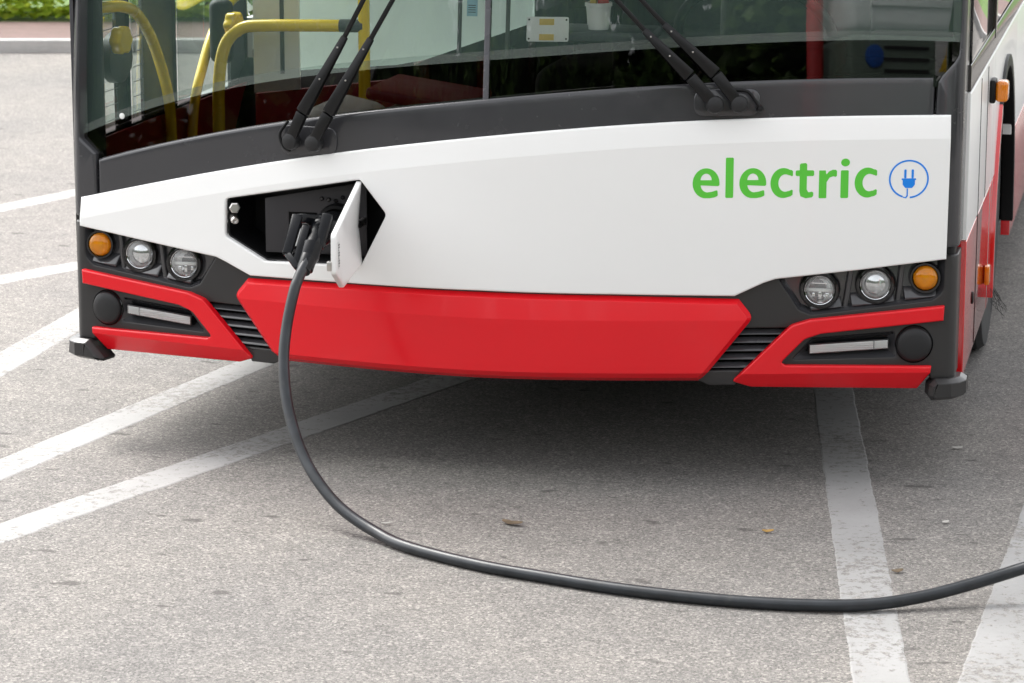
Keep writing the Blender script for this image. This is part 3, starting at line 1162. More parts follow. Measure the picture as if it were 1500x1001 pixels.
# ---- dark cowl below the windscreen, pillars
cowl = line(gb, -1.183, 1.192) + [(1.192, 0.93)] + line(wt, 1.15, -1.15, -0.06) + [(-1.183, 0.65)]
panel('cowl', cowl, 'grey_paint', bus, front=0.012, thick=0.03, bev=0.011, profile=bevel_profile(0.012, 0.045, 0.011, 5), warp=gb, dz=0.025,
      relief=lambda x, z: 0.0)
# corner posts: run from the lower gap up past the glass
PLT = 2.62
for s, pts in ((1, [(1.1965, 0.90), (1.1965, 1.028), (1.1985, 1.106), (1.207, 1.121), (1.2555, 1.178), (1.2605, 1.24), (1.2605, PLT), (1.452, PLT), (1.440, 1.2), (1.420, 1.02), (1.408, 0.66), (1.2, 0.66)]),
               (-1, [(1.188, 0.66), (1.188, 0.84), (1.240, 0.880), (1.2415, 0.96), (1.2415, PLT), (1.385, PLT), (1.385, 0.655), (1.245, 0.655)])):
    panel('corner_post', mir(rounded(pts, [0.003, 0, 0.004, 0.012, 0.02, 0.02, 0.0, 0, 0, 0, 0.002, 0.002] if s == 1 else [0.002, 0.005, 0.012, 0.01, 0, 0, 0, 0.002]), s), 'grey_paint', bus,
          profile=bevel_profile(0.010, 0.04, 0.007, 4), dz=0.3)
    panel('corner_gap', mir([(1.20, 0.630), (1.375, 0.630), (1.375, 0.668), (1.20, 0.668)], s), 'matt_black', bus, front=0.022, thick=0.02, bev=0.001)
# deflector blocks under the corners
for s in (1, -1):
    dm = [(1.198, 0.287), (1.213, 0.302), (1.345, 0.304), (1.372, 0.296), (1.368, 0.250), (1.205, 0.243), (1.196, 0.255)] if s == 1 else \
         [(1.214, 0.300), (1.335, 0.300), (1.352, 0.290), (1.372, 0.262), (1.366, 0.248), (1.166, 0.241), (1.162, 0.250)]
    panel('corner_deflector', mir(rounded(dm, 0.003, 2), s), 'bumper_plastic', bus, profile=[(0, 0.05), (0, -0.002), (0.002, -0.006), (0.009, -0.019), (0.011, -0.020)], dz=0.1,
          mapper=lambda u, z, w: fmap(u, z, w), smooth=14)

def glass_lean(x, zp):
    z = zp + fr(x)
    return 0.10 * (z - gb(x)) - 0.10 * soft(z)


# ---- windscreen: two panes, dark lower band, lighter ledge line, divider
GW = 0.026
for (x0, x1) in ((-1.262, 0.0045), (0.0215, 1.268)):
    up = line(fr, x0, x1, 0.012) + [(x1, PLT), (x0, PLT)]
    pane = panel('windscreen', up, 'windscreen_glass', bus, profile=[(0, GW)], warp=fr, dz=0.15, relief=glass_lean)
    lo = line(gb, x0, x1, -0.03) + line(fr, x1, x0, -0.0125)
    panel('dark_band', lo, 'dark_glass', pane, profile=[(0, GW)], warp=fr, dz=0.15, relief=glass_lean)
    le_ = line(fr, x0, x1, -0.0125) + line(fr, x1, x0, 0.012)
    panel('ledge_band', le_, 'ledge_glass', pane, profile=[(0, GW)], warp=fr, dz=0.15, relief=glass_lean)
panel('windscreen_divider', [(0.005, 1.03), (0.021, 1.03), (0.021, PLT), (0.005, PLT)], 'lip_trim', bus, front=0.016, thick=0.02, bev=0.004, dz=0.3)
n = surf_dir(-1.106, 0.951)
lathe('white_dot', fmap(-1.106, 0.951, GW), n, [(0.0085, 0.0), (0.0085, 0.0022), (0.007, 0.003), (0, 0.003)], 'plain_white', bus, 20)

# ---- wipers
def fpt(u, z, out):
    return fmap(u, z, -out)


def bar(bm, a, b, wa, wb, ta, tb, nrm, bev=0.002):
    """a tapered box beam from a to b with its flat side facing nrm"""
    a, b = Vector(a), Vector(b)
    d = (b - a).normalized()
    x = d.cross(nrm).normalized()
    y = x.cross(d).normalized()
    ra = [bm.verts.new(a + x * sx * wa / 2 + y * sy * ta / 2) for sx, sy in ((-1, -1), (1, -1), (1, 1), (-1, 1))]
    rb = [bm.verts.new(b + x * sx * wb / 2 + y * sy * tb / 2) for sx, sy in ((-1, -1), (1, -1), (1, 1), (-1, 1))]
    fs = [bm.faces.new((ra[i], ra[(i + 1) % 4], rb[(i + 1) % 4], rb[i])) for i in range(4)]
    fs += [bm.faces.new(ra[::-1]), bm.faces.new(rb)]
    if bev:
        es = list({e for f in fs for e in f.edges})
        bmesh.ops.bevel(bm, geom=es, offset=bev, segments=2, affect='EDGES', profile=0.5)
    bmesh.ops.recalc_face_normals(bm, faces=bm.faces[:])


def wiper(p0, p1, p2, p3, parent_plate):
    """pivot, knuckle, where the channel ends, tip (u, z)"""
    nrm = surf_dir(p0[0], p0[1])
    w = empty('wiper_arm_root')
    bpy.data.objects.remove(w)
    bm = bmesh.new()
    a = fpt(*p0, 0.030)
    b = fpt(*p1, 0.034)
    c = fpt(*p2, 0.030)
    d = fpt(*p3, 0.026)
    bar(bm, a, b, 0.030, 0.032, 0.016, 0.018, nrm, 0.003)
    bar(bm, b + (b - a).normalized() * 0.003, c, 0.036, 0.019, 0.022, 0.014, nrm, 0.004)
    bar(bm, c - (c - b).normalized() * 0.02, d, 0.013, 0.011, 0.008, 0.007, nrm, 0.002)
    arm = finish('wiper_arm', bm, 'wiper_black', bus)
    lathe('pivot_cap', a - nrm * 0.004, nrm, [(0.024, -0.012), (0.024, 0.006), (0.0225, 0.010), (0.0215, 0.010), (0.0205, 0.0125), (0.016, 0.0145), (0, 0.0155)], 'cap_rubber', arm, 28)
    lathe('pivot_shaft', a - nrm * 0.034, nrm, [(0.013, 0.0), (0.013, 0.03)], 'matt_black', arm, 16)
    for f in (0.45, 0.86):
        q = b.lerp(c, f) + nrm * (0.009 + 0.003 * (1 - f))
        box('rivet', q, (0.0045, 0.004, 0.0045), 'steel', arm, None, 0.001)
    return arm, d, nrm


for pairs, plate_pts in (
        ([((-0.535, 0.925), (-0.496, 1.004), (-0.374, 1.216), (-0.060, 1.83)), ((-0.466, 0.923), (-0.418, 1.006), (-0.298, 1.214), (0.030, 1.80))], (-0.500, 0.927)),
        ([((0.617, 1.055), (0.552, 1.128), (0.430, 1.250), (-0.02, 1.72)), ((0.680, 1.056), (0.618, 1.134), (0.480, 1.265), (0.06, 1.70))], (0.652, 1.055))):
    u0, z0 = plate_pts
    L_ = 0.086
    sl = 0.04 if u0 < 0 else 0.0
    out = rounded([(u0 - L_, z0 - 0.036 - sl * 0.3), (u0 + L_, z0 - 0.036), (u0 + L_, z0 + 0.036), (u0 - L_, z0 + 0.036)], 0.03, 8)
    bp = panel('wiper_base', out, 'grey_paint', bus, front=0.006, thick=0.02, bev=0.003, dx=0.04)
    tips = []
    for pr_ in pairs:
        arm, d, nrm = wiper(*pr_, bp)
        tips.append((arm, d, nrm))
    arm, d, nrm = tips[0]
    bm = bmesh.new()
    dirv = Vector((0.0, 0.07, 1.0)).normalized()
    bar(bm, d - dirv * 0.35, d + dirv * 0.35, 0.016, 0.016, 0.02, 0.02, nrm, 0.003)
    finish('wiper_blade', bm, 'wiper_black', arm)
# washer hose with nozzle on the right pair, short hose on the left
tube('washer_hose', [fpt(0.628, 1.10, 0.010), fpt(0.66, 1.092, 0.016), fpt(0.70, 1.088, 0.018), fpt(0.722, 1.064, 0.016), fpt(0.735, 1.043, 0.014)], 0.0045, 'matt_black', bus, 8)
lathe('washer_nozzle', fpt(0.736, 1.040, 0.004), surf_dir(0.73, 1.04), [(0.0095, 0), (0.0095, 0.014), (0.006, 0.019), (0, 0.02)], 'matt_black', bus, 14)
tube('washer_hose', [fpt(-0.556, 0.975, 0.004), fpt(-0.578, 0.94, 0.010), fpt(-0.566, 0.905, 0.010), fpt(-0.548, 0.894, 0.006)], 0.0045, 'matt_black', bus, 8)

# ---- body behind the front
FY = 0.42


def wall(name, pts, x, out, mat, parent=None, thick=0.03, holes=(), bev=0.003):
    """an outline in (y, z) on the side wall; out = +1 right side, -1 left side"""
    return plate(name, pts, (lambda a, b, w: Vector((x - out * w, a, b))), thick, mat, parent or bus, bev, holes)


def rc(y0, z0, y1, z1):
    return [(y0, z0), (y1, z0), (y1, z1), (y0, z1)]


def arch(yc, r, n=16):
    return [(yc + r * math.cos(math.pi * k / n), 0.30 + 0.98 * r * math.sin(math.pi * k / n)) for k in range(n + 1)]


WF, WR = 2.12, 6.9          # axle positions
RW = 0.46
for s in (1, -1):
    nm = 'right' if s == 1 else 'left'
    x = s * SX
    if s == 1:
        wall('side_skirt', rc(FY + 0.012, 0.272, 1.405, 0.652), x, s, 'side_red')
        wall('side_panel', rc(FY + 0.012, 0.656, 1.405, 1.060), x, s, 'white_paint')
        wall('side_skirt', [(1.413, 0.272), (WF - 0.56, 0.272)] + arch(WF, 0.56)[::-1][:9] + [(WF, 0.30 + 0.549), (WF, 0.652 + 0.2), (1.413, 0.652 + 0.2)] if False else rc(1.413, 0.272, 1.52, 0.652), x, s, 'side_red')
        wall('side_panel', rc(1.413, 0.656, 1.52, 1.060), x, s, 'white_paint')
        wall('seam_strip', rc(1.405, 0.27, 1.413, 1.06), x - 0.006, s, 'matt_black')
        # panels round the wheel arch: red low down, white above
        ar = [(WF + 0.53 * math.cos(math.pi * k / 40), 0.34 + 0.60 * math.sin(math.pi * k / 40)) for k in range(41)]
        hi_ = [p for p in ar if p[1] > 0.662]
        wall('arch_panel', [(1.524, 0.656), (1.524, 1.06), (2.72, 1.06), (2.72, 0.656), (hi_[0][0] + 0.01, 0.656)] + hi_ + [(hi_[-1][0] - 0.01, 0.656)], x, s, 'white_paint')
        lo_ = [p for p in ar[20:] if p[1] < 0.648]
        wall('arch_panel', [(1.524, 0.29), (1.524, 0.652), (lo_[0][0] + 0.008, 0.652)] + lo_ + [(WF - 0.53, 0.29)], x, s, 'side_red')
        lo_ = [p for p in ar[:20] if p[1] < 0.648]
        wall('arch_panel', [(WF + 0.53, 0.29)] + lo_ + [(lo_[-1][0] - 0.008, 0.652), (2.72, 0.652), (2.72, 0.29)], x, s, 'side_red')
        fl_ = [(WF + 0.57 * math.cos(math.pi * k / 20), 0.34 + 0.64 * math.sin(math.pi * k / 20)) for k in range(21)]
        fi_ = [(WF + 0.53 * math.cos(math.pi * k / 20), 0.34 + 0.60 * math.sin(math.pi * k / 20)) for k in range(21)]
        k_ = 7
        wall('arch_flare', fl_[-k_:] + [(WF - 0.57, 0.28), (WF - 0.53, 0.28)] + fi_[-k_:][::-1], x + 0.012, s, 'side_red', None, 0.04)
        wall('arch_flare', fl_[:-k_ + 1] + fi_[:-k_ + 1][::-1], x + 0.010, s, 'matt_black', None, 0.04)
        wall('side_panel', rc(2.724, 0.656, LEN - 0.1, 1.060), x, s, 'white_paint')
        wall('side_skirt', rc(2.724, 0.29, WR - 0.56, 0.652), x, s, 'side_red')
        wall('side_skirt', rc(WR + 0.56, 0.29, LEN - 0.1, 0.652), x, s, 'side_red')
        wall('window_sill', [(FY + 0.03, 1.062), (LEN - 0.1, 1.062), (LEN - 0.1, 1.10), (FY + 0.03, 1.135)], x - 0.003, s, 'gloss_black')
        ys_ = [FY + 0.03, 1.5, 2.9, 4.4, 5.9, 7.4, LEN - 0.15]
    else:
        wall('side_skirt', rc(1.85, 0.29, WF + 0.0, 0.652) if False else rc(2.724, 0.29, WR - 0.56, 0.652), x, s, 'side_red')
        wall('side_panel', rc(1.95, 0.656, LEN - 0.1, 1.060), x, s, 'white_paint')
        wall('side_skirt', rc(WR + 0.56, 0.29, LEN - 0.1, 0.652), x, s, 'side_red')
        ys_ = [1.95, 2.9, 4.4, 5.9, 7.4, LEN - 0.15]
    for a, b in zip(ys_, ys_[1:]):
        wall('side_window', rounded(rc(a + 0.025, 1.138 if s == 1 else 1.062, b - 0.025, 2.2), 0.03), x - s * 0.004, s, 'side_glass', None, 0.005)
        wall('window_post', rc(b - 0.024, 1.1, b + 0.024, 2.2), x, s, 'gloss_black')
    wall('cantrail', rc(FY, 2.2, LEN - 0.1, 3.0), x, s, 'white_paint')
# side marker lamp with black middle, on the right side
mk = box('side_marker_lamp', (SX + 0.036, 1.28, 0.965), (0.036, 0.075, 0.062), 'amber_lens', bus, None, 0.010, 3)
box('lamp_mount', (SX + 0.009, 1.28, 0.965), (0.018, 0.085, 0.070), 'matt_black', mk, None, 0.006)
mk = box('side_marker_lamp', (SX + 0.008, 1.30, 0.40), (0.016, 0.05, 0.06), 'amber_lens', bus, None, 0.006)
# door opening lines of the driver's side hatch
for z0, z1, y in ((0.28, 1.05, 0.86), (0.66, 1.05, 1.16)):
    wall('hatch_seam', rc(y, z0, y + 0.006, z1), SX + 0.0015, 1, 'matt_black', None, 0.004, (), 0.0005)
lathe('hatch_lock', (SX, 0.72, 0.44), (1, 0, 0), [(0.018, 0), (0.018, 0.004), (0.014, 0.006), (0, 0.006)], 'matt_black', bus, 18)
# brush seal hanging at the front arch
bm = bmesh.new()
rb = random.Random(5)
for k in range(14):
    a = Vector((SX + 0.005, WF - 0.55 + rb.uniform(-0.02, 0.05), 0.31))
    tube_bm(bm, [a, a + Vector((rb.uniform(0.0, 0.03), rb.uniform(-0.03, 0.04), -0.04)), a + Vector((rb.uniform(0.0, 0.05), rb.uniform(-0.05, 0.06), -0.06 - rb.uniform(0, 0.03)))], 0.0006, 4)
finish('arch_brush', bm, 'matt_black', bus)

box('pillar_trim', (-1.232, 0.405, 1.5), (0.055, 0.02, 1.7), 'interior_grey', bus, None, 0.006)
# left front door: frames, panes, opaque lower leaf
xl = -SX
dr = wall('front_door', rc(0.33, 0.335, 1.95, 0.865), xl, -1, 'gloss_black', None, 0.04)
wall('door_lining', rc(0.40, 0.36, 1.94, 0.862), xl + 0.05, -1, 'interior_red', dr, 0.006)
for a, b, m_ in ((0.33, 0.535, 'interior_grey'), (0.675, 0.79, 'matt_black'), (0.905, 1.215, 'interior_grey'), (1.76, 1.95, 'interior_grey')):
    wall('door_frame', rc(a, 0.866, b, 2.2), xl, -1, m_, dr, 0.012)
for a, b in ((0.54, 0.67), (0.795, 0.90), (1.22, 1.755)):
    pn = wall('door_pane', rc(a, 0.870, b, 2.2), xl + 0.012, -1, 'side_glass', dr, 0.005)
bm = bmesh.new()
for k in range(11):
    for a, b in ((0.54, 0.67), (0.795, 0.90)):
        z = 0.89 + k * 0.045
        tube_bm(bm, [Vector((xl + 0.02, a, z)), Vector((xl + 0.02, b, z))], 0.0012, 5)
finish('heating_wire', bm, 'ink', dr)

# roof, top fascia, rear, floor
top = line(lambda x: 2.62, -1.39, 1.39, 0.002) + line(lambda x: 3.05, 1.39, -1.39)
panel('destination_fascia', top, 'gloss_black', bus, front=0.0, thick=0.05, bev=0.01)
bm = bmesh.new()
ring = [fmap(-1.45 + 2.9 * k / 40, 3.05, 0) for k in range(41)]
ring = [Vector((p.x, p.y, 3.05)) for p in ring] + [Vector((SX, LEN, 3.05)), Vector((-SX, LEN, 3.05))]
t0 = [bm.verts.new(p) for p in ring]
t1 = [bm.verts.new(Vector((p.x * 0.94, 0.2 + (p.y - 0.2) * 0.985, 3.15))) for p in ring]
for i in range(len(ring)):
    j = (i + 1) % len(ring)
    bm.faces.new((t0[i], t0[j], t1[j], t1[i]))
bm.faces.new(t1)
bm.faces.new(t0[::-1])
finish('roof', bm, 'white_paint', bus, 30)
box('rear_wall', (0, LEN - 0.05, 1.68), (2.55, 0.10, 2.72), 'interior_grey', bus, None, 0.02)
box('floor', (0, LEN / 2 + 0.25, 0.335), (2.46, LEN - 0.75, 0.05), 'interior_dark', bus, None, 0.004)
box('underbody', (0, 0.62, 0.325), (2.30, 0.62, 0.03), 'matt_black', bus, None, 0.004)
box('underfloor_light_block', (0.05, 4.5, 0.235), (1.75, 7.2, 0.15), 'matt_black', bus, None, 0.02)  # added box that blocks light to deepen the shadow under the bus
box('front_light_block', (0.12, 0.70, 0.275), (1.9, 0.5, 0.07), 'matt_black', bus, None, 0.015)  # second added box, keeps light out from beneath the nose
box('ceiling', (0, LEN / 2 + 0.2, 2.45), (2.46, LEN - 0.9, 0.06), 'interior_grey', bus, None, 0.01)

# wheels
for x, y in ((1.105, WF), (-1.105, WF), (1.08, WR), (-1.08, WR)):
    s = 1 if x > 0 else -1
    c = Vector((x, y, RW + 0.001))
    ax = Vector((s, 0, 0))
    w = lathe('wheel', c, ax, [(0.285, 0.06), (0.27, 0.075), (0.26, 0.03), (0.11, 0.05), (0.10, 0.09), (0, 0.09)], 'interior_grey', bus, 40)
    lathe('tyre', c, ax, [(0.285, -0.12), (0.40, -0.14), (0.445, -0.135), (RW, -0.115), (RW, -0.05), (RW - 0.012, -0.045), (RW - 0.012, -0.03), (RW, -0.025), (RW, 0.025), (RW - 0.012, 0.03), (RW - 0.012, 0.045), (RW, 0.05), (RW, 0.115), (0.445, 0.135), (0.40, 0.14), (0.285, 0.12), (0.28, 0.06)], 'rubber_tyre', w, 48)
    for k in range(8):
        a = 2 * math.pi * k / 8
        lathe('wheel_nut', c + Vector((s * 0.045, 0.165 * math.cos(a), 0.165 * math.sin(a))), ax, [(0.017, -0.01), (0.017, 0.02), (0.010, 0.026), (0, 0.026)], 'steel', w, 6, 20)
for s in (1, -1):
    for yc in (WF, WR):
        bm = bmesh.new()
        pr_ = [(yc + 0.55 * math.cos(math.pi * k / 14), 0.34 + 0.62 * math.sin(math.pi * k / 14)) for k in range(15)]
        a = [bm.verts.new((s * 1.262, y, z)) for y, z in pr_]
        b = [bm.verts.new((s * 0.80, y, z)) for y, z in pr_]
        for i in range(14):
            bm.faces.new((a[i], a[i + 1], b[i + 1], b[i]))
        bm.faces.new(b)
        bmesh.ops.recalc_face_normals(bm, faces=bm.faces[:])
        finish('wheel_box', bm, 'interior_dark', bus, 40)

# ---- inside: rails, partition, dashboard, driver's place
tube('handrail', [(-1.245, 0.43, 1.236), (-1.215, 0.50, 1.236), (-1.20, 0.58, 1.228), (-1.20, 0.69, 1.195), (-1.20, 0.81, 1.110), (-1.20, 0.905, 0.995), (-1.20, 0.955, 0.90), (-1.20, 0.97, 0.78), (-1.20, 0.97, 0.62)], 0.017, 'yellow_rail', bus)
tube('handrail', [(-1.20, 1.76, 1.165), (-1.20, 1.63, 1.160), (-1.20, 1.50, 1.125), (-1.20, 1.38, 1.06), (-1.20, 1.28, 0.97), (-1.20, 1.21, 0.89), (-1.20, 1.17, 0.78), (-1.20, 1.16, 0.60)], 0.016, 'yellow_rail', bus)
hr = tube('handrail', [(-1.122, 1.2, 0.40), (-1.122, 1.2, 0.80), (-1.120, 1.2, 0.92), (-1.108, 1.2, 1.015), (-1.083, 1.2, 1.073), (-1.035, 1.2, 1.108), (-0.96, 1.2, 1.116), (-0.84, 1.2, 1.119), (-0.718, 1.2, 1.121)], 0.0195, 'yellow_rail', bus)
tube('rail_sleeve', [(-0.722, 1.2, 1.121), (-0.645, 1.2, 1.122)], 0.0205, 'interior_grey', hr, 14, 0)
tube('grab_pole', [(-0.645, 1.2, 0.36), (-0.645, 1.2, 1.2), (-0.645, 1.2, 2.42)], 0.0185, 'yellow_rail', bus, 14, 4)


def knob(c, d):
    bm = bmesh.new()
    rot = frame_z(d)
    k = 48
    rings = []
    for h, f in ((0, 0.9), (0.006, 1.0), (0.030, 1.0), (0.036, 0.86)):
        rings.append([bm.verts.new(Vector(c) + rot @ Vector((math.cos(2 * math.pi * i / k), math.sin(2 * math.pi * i / k), 0)) * (0.040 + 0.0035 * math.cos(6 * 2 * math.pi * i / k)) * f + rot @ Vector((0, 0, h))) for i in range(k)])
    for a, b in zip(rings, rings[1:]):
        for i in range(k):
            bm.faces.new((a[i], a[(i + 1) % k], b[(i + 1) % k], b[i]))
    bm.faces.new(rings[-1])
    bm.faces.new(rings[0][::-1])
    bmesh.ops.recalc_face_normals(bm, faces=bm.faces[:])
    return finish('rail_knob', bm, 'yellow_rail', bus, 40)


knob((-1.20, 0.50, 1.140), (1, -0.15, 0))
lathe('door_drive_cover', (-1.255, 0.61, 1.075), (1, -0.1, 0), [(0.075, 0), (0.075, 0.03), (0.06, 0.04), (0, 0.04)], 'interior_grey', bus, 28)
knob((-1.095, 1.24, 1.112), (1, -0.2, 0))
box('ticket_validator', (-1.14, 1.30, 1.085), (0.075, 0.09, 0.20), 'matt_black', bus, Matrix.Rotation(R(20), 3, 'Z'), 0.025, 4)


part_ = plate('partition', [(-1.052, 0.948), (-0.584, 0.984), (-0.494, 1.002), (-0.143, 1.127), (-0.143, 2.445), (-1.052, 2.445)], flat(1.36), 0.02, 'interior_glass_green', bus, 0.003)
plate('partition_frame', [(-1.052, 0.885), (-0.899, 0.899), (-0.899, 2.445), (-1.052, 2.445)], flat(1.35), 0.01, 'interior_white', part_, 0.002)
plate('partition_frame', [(-0.962, 0.948), (-0.949, 0.948), (-0.949, 2.445), (-0.962, 2.445)], flat(1.345), 0.005, 'interior_grey', part_, 0.001)
plate('lower_panel', [(-1.052, 0.451), (-0.517, 0.451), (-0.584, 0.939), (-1.052, 0.881)], flat(1.362), 0.02, 'interior_red', part_, 0.003)
# dashboard with its hood, red and beige trim below the glass
bm = bmesh.new()
box_bm(bm, (0.62, 0.60, 0.80), (1.10, 0.50, 0.62), None, 0.05, 3)
box_bm(bm, (0.60, 0.52, 1.13), (0.62, 0.30, 0.10), None, 0.03, 3)
finish('dashboard', bm, 'interior_dark', bus)
box('fare_desk', (-0.34, 0.84, 0.63), (0.26, 0.40, 0.62), 'interior_beige', bus, None, 0.05, 3)
box('fare_desk_top', (-0.34, 0.82, 0.965), (0.30, 0.36, 0.035), 'interior_red', bus, Matrix.Rotation(R(8), 3, 'Y'), 0.01)
bm = bmesh.new()
box_bm(bm, (-0.60, 0.75, 0.80), (0.20, 0.42, 0.28), Matrix.Rotation(R(12), 3, 'Y'), 0.06, 4)
finish('entry_cover', bm, 'interior_white', bus)
st_ = lathe('steering_wheel', (0.62, 0.88, 1.15), (0, 0.75, 0.66), [(0.225 + 0.016 * math.cos(2 * math.pi * k / 10), 0.016 * math.sin(2 * math.pi * k / 10)) for k in range(11)], 'matt_black', bus, 40, 80)
bm = bmesh.new()
box_bm(bm, (0.62, 1.55, 0.86), (0.5, 0.5, 0.14), None, 0.05, 3)
box_bm(bm, (0.62, 1.82, 1.28), (0.48, 0.14, 0.85), Matrix.Rotation(R(-8), 3, 'X'), 0.06, 3)
box_bm(bm, (0.62, 1.6, 0.56), (0.3, 0.3, 0.48), None, 0.03, 2)
finish('driver_seat', bm, 'interior_dark', bus)
# blinds' guide rods
for x in (-0.075, 0.058):
    tube('blind_rod', [(x, Sf(x, 1.2) + 0.06, 1.165), (x + 0.002, Sf(x, 1.2) + 0.12, 1.7), (x, Sf(x, 1.2) + 0.2, 2.5)], 0.006, 'interior_grey', bus, 8)
# passenger seats further back
for k in range(4):
    for x in (-0.9, 0.9):
        y = 3.4 + k * 0.95
        bm = bmesh.new()
        box_bm(bm, (x, y, 0.85), (0.44, 0.42, 0.10), None, 0.03, 2)
        box_bm(bm, (x, y + 0.22, 1.2), (0.44, 0.09, 0.72), None, 0.03, 2)
        box_bm(bm, (x, y, 0.58), (0.12, 0.3, 0.46), None, 0.01, 1)
        finish('passenger_seat', bm, 'seat_cloth', bus)

# ---- things lying behind the windscreen


def in_glass(w0):
    return lambda a, b, w: fmap(a, b, w0 + w)


pt = panel('number_card', rounded([(0.119, 1.212), (0.233, 1.212), (0.233, 1.2775), (0.119, 1.2775)], 0.006), 'plain_white', None, front=GW + 0.006, thick=0.002, bev=0.0006, dx=0.03, dz=0.1)
tag(pt, 'white rounded plate with two yellow stickers standing behind the windscreen', 'plate')
for z in (1.256, 1.2155):
    panel('yellow_sticker', [(0.1535, z), (0.1935, z), (0.1935, z + 0.0165), (0.1535, z + 0.0165)], 'sticker_yellow', pt, front=GW + 0.005, thick=0.001, bev=0.0003, dx=0.03, dz=0.1)
for x in (0.1255, 0.2265):
    for z in (1.2195, 1.270):
        lathe('screw_hole', fmap(x, z, GW + 0.006), surf_dir(x, z), [(0.0028, 0), (0.0028, 0.0008), (0, 0.0008)], 'ink', pt, 10, 0)
sk = panel('windscreen_sticker', [(-0.048, 1.276), (-0.018, 1.276), (-0.018, 1.36), (-0.048, 1.36)], 'sticker_blue', None, front=GW + 0.002, thick=0.001, bev=0.0003, dx=0.03, dz=0.2)
tag(sk, 'small pale blue printed sticker on the windscreen beside the centre divider', 'sticker')
bm = bmesh.new()
for k in range(4):
    z = 1.286 + k * 0.006
    bm.faces.new([bm.verts.new(fmap(a, b, GW + 0.0015)) for a, b in ((-0.044, z), (-0.023, z), (-0.023, z + 0.002), (-0.044, z + 0.002))])
finish('print_lines', bm, 'ink', sk, 0)
cy_ = Sf(0.29, 1.25) + 0.11
cup = lathe('paper_cup', (0.292, cy_, 1.238), (0, 0, 1), [(0, 0.0), (0.027, 0.0), (0.034, 0.062), (0.037, 0.063), (0.037, 0.072), (0.034, 0.072), (0.030, 0.012), (0, 0.012)], 'plain_white', None, 28)
tag(cup, 'white plastic tub standing on the dashboard behind the windscreen', 'tub')
box('red_content', (0.305, cy_, 1.318), (0.030, 0.02, 0.03), 'post_red', cup, None, 0.005)
box('yellow_content', (0.278, cy_, 1.318), (0.018, 0.02, 0.03), 'sticker_yellow', cup, None, 0.005)
box('tub_shelf', (0.29, cy_ + 0.05, 1.222), (0.30, 0.20, 0.03), 'interior_grey', bus, None, 0.01)

# ================================================================== CHARGING CABLE
cable = empty('charging_cable', (0.5, -0.93, 0))
tag(cable, 'thick dark grey charging cable with black plug, looping across the asphalt', 'cable')
CP = [(-0.428, -0.125, 0.668), (-0.433, -0.172, 0.632), (-0.442, -0.205, 0.600), (-0.449, -0.235, 0.561), (-0.459, -0.27, 0.475), (-0.456, -0.31, 0.391), (-0.433, -0.36, 0.292), (-0.386, -0.42, 0.198),
      (-0.323, -0.48, 0.125), (-0.237, -0.54, 0.063), (-0.128, -0.605, 0.025), (-0.014, -0.697, 0.0165), (0.188, -0.807, 0.0155), (0.374, -0.874, 0.0155), (0.553, -0.928, 0.0155), (0.724, -0.959, 0.0155),
      (0.890, -0.972, 0.0155), (1.050, -0.964, 0.0165), (1.175, -0.935, 0.019), (1.285, -0.885, 0.030), (1.395, -0.83, 0.052), (1.515, -0.79, 0.088), (1.70, -0.82, 0.17), (1.93, -1.05, 0.34), (2.12, -1.55, 0.58), (2.24, -2.25, 0.86), (2.33, -2.83, 0.95)]
tube('cable', CP, 0.0148, 'cable_rubber', cable, 18, 12)
# the plug: nose, collar, body, grip loops
pc = Vector((-0.430, 0.06, 0.694))
plug = lathe('plug', pc, Vector((0, -1, 0)), [(0.030, -0.05), (0.036, -0.048), (0.036, 0.02), (0.044, 0.03), (0.046, 0.06), (0.043, 0.085), (0.036, 0.105), (0.020, 0.118), (0, 0.12)], 'plug_plastic', cable, 28)
bm = bmesh.new()
tube_bm(bm, spline([(-0.430, 0.03, 0.700), (-0.430, -0.045, 0.695), (-0.430, -0.10, 0.672), (-0.433, -0.150, 0.640), (-0.437, -0.185, 0.612)], 6), lambda t: 0.035 - 0.015 * t, 16)
finish('plug_body', bm, 'plug_plastic', plug, 50)
nf = Vector((0.15, -1, 0.25)).normalized()
bm = bmesh.new()
bar(bm, (-0.487, -0.060, 0.738), (-0.492, -0.150, 0.648), 0.030, 0.026, 0.030, 0.022, nf, 0.006)
bar(bm, (-0.492, -0.142, 0.650), (-0.452, -0.176, 0.618), 0.018, 0.020, 0.024, 0.022, nf, 0.005)
bar(bm, (-0.487, -0.066, 0.734), (-0.440, -0.010, 0.722), 0.026, 0.026, 0.03, 0.03, nf, 0.006)
finish('grip_loop', bm, 'plug_plastic', plug, 40)
bm = bmesh.new()
bar(bm, (-0.4565, -0.080, 0.712), (-0.462, -0.165, 0.628), 0.024, 0.020, 0.034, 0.024, nf, 0.006)
finish('plug_rib', bm, 'plug_plastic', plug, 40)
bm = bmesh.new()
bar(bm, (-0.405, -0.050, 0.742), (-0.413, -0.110, 0.662), 0.032, 0.026, 0.040, 0.030, nf, 0.008)
finish('release_lever', bm, 'plug_plastic', plug, 40)
lathe('strain_relief', (-0.430, -0.130, 0.657), Vector((-0.05, -0.70, -0.71)), [(0.027, -0.02), (0.026, 0.02), (0.021, 0.035), (0.020, 0.06), (0.017, 0.062), (0.015, 0.03)], 'plug_plastic', plug, 22)

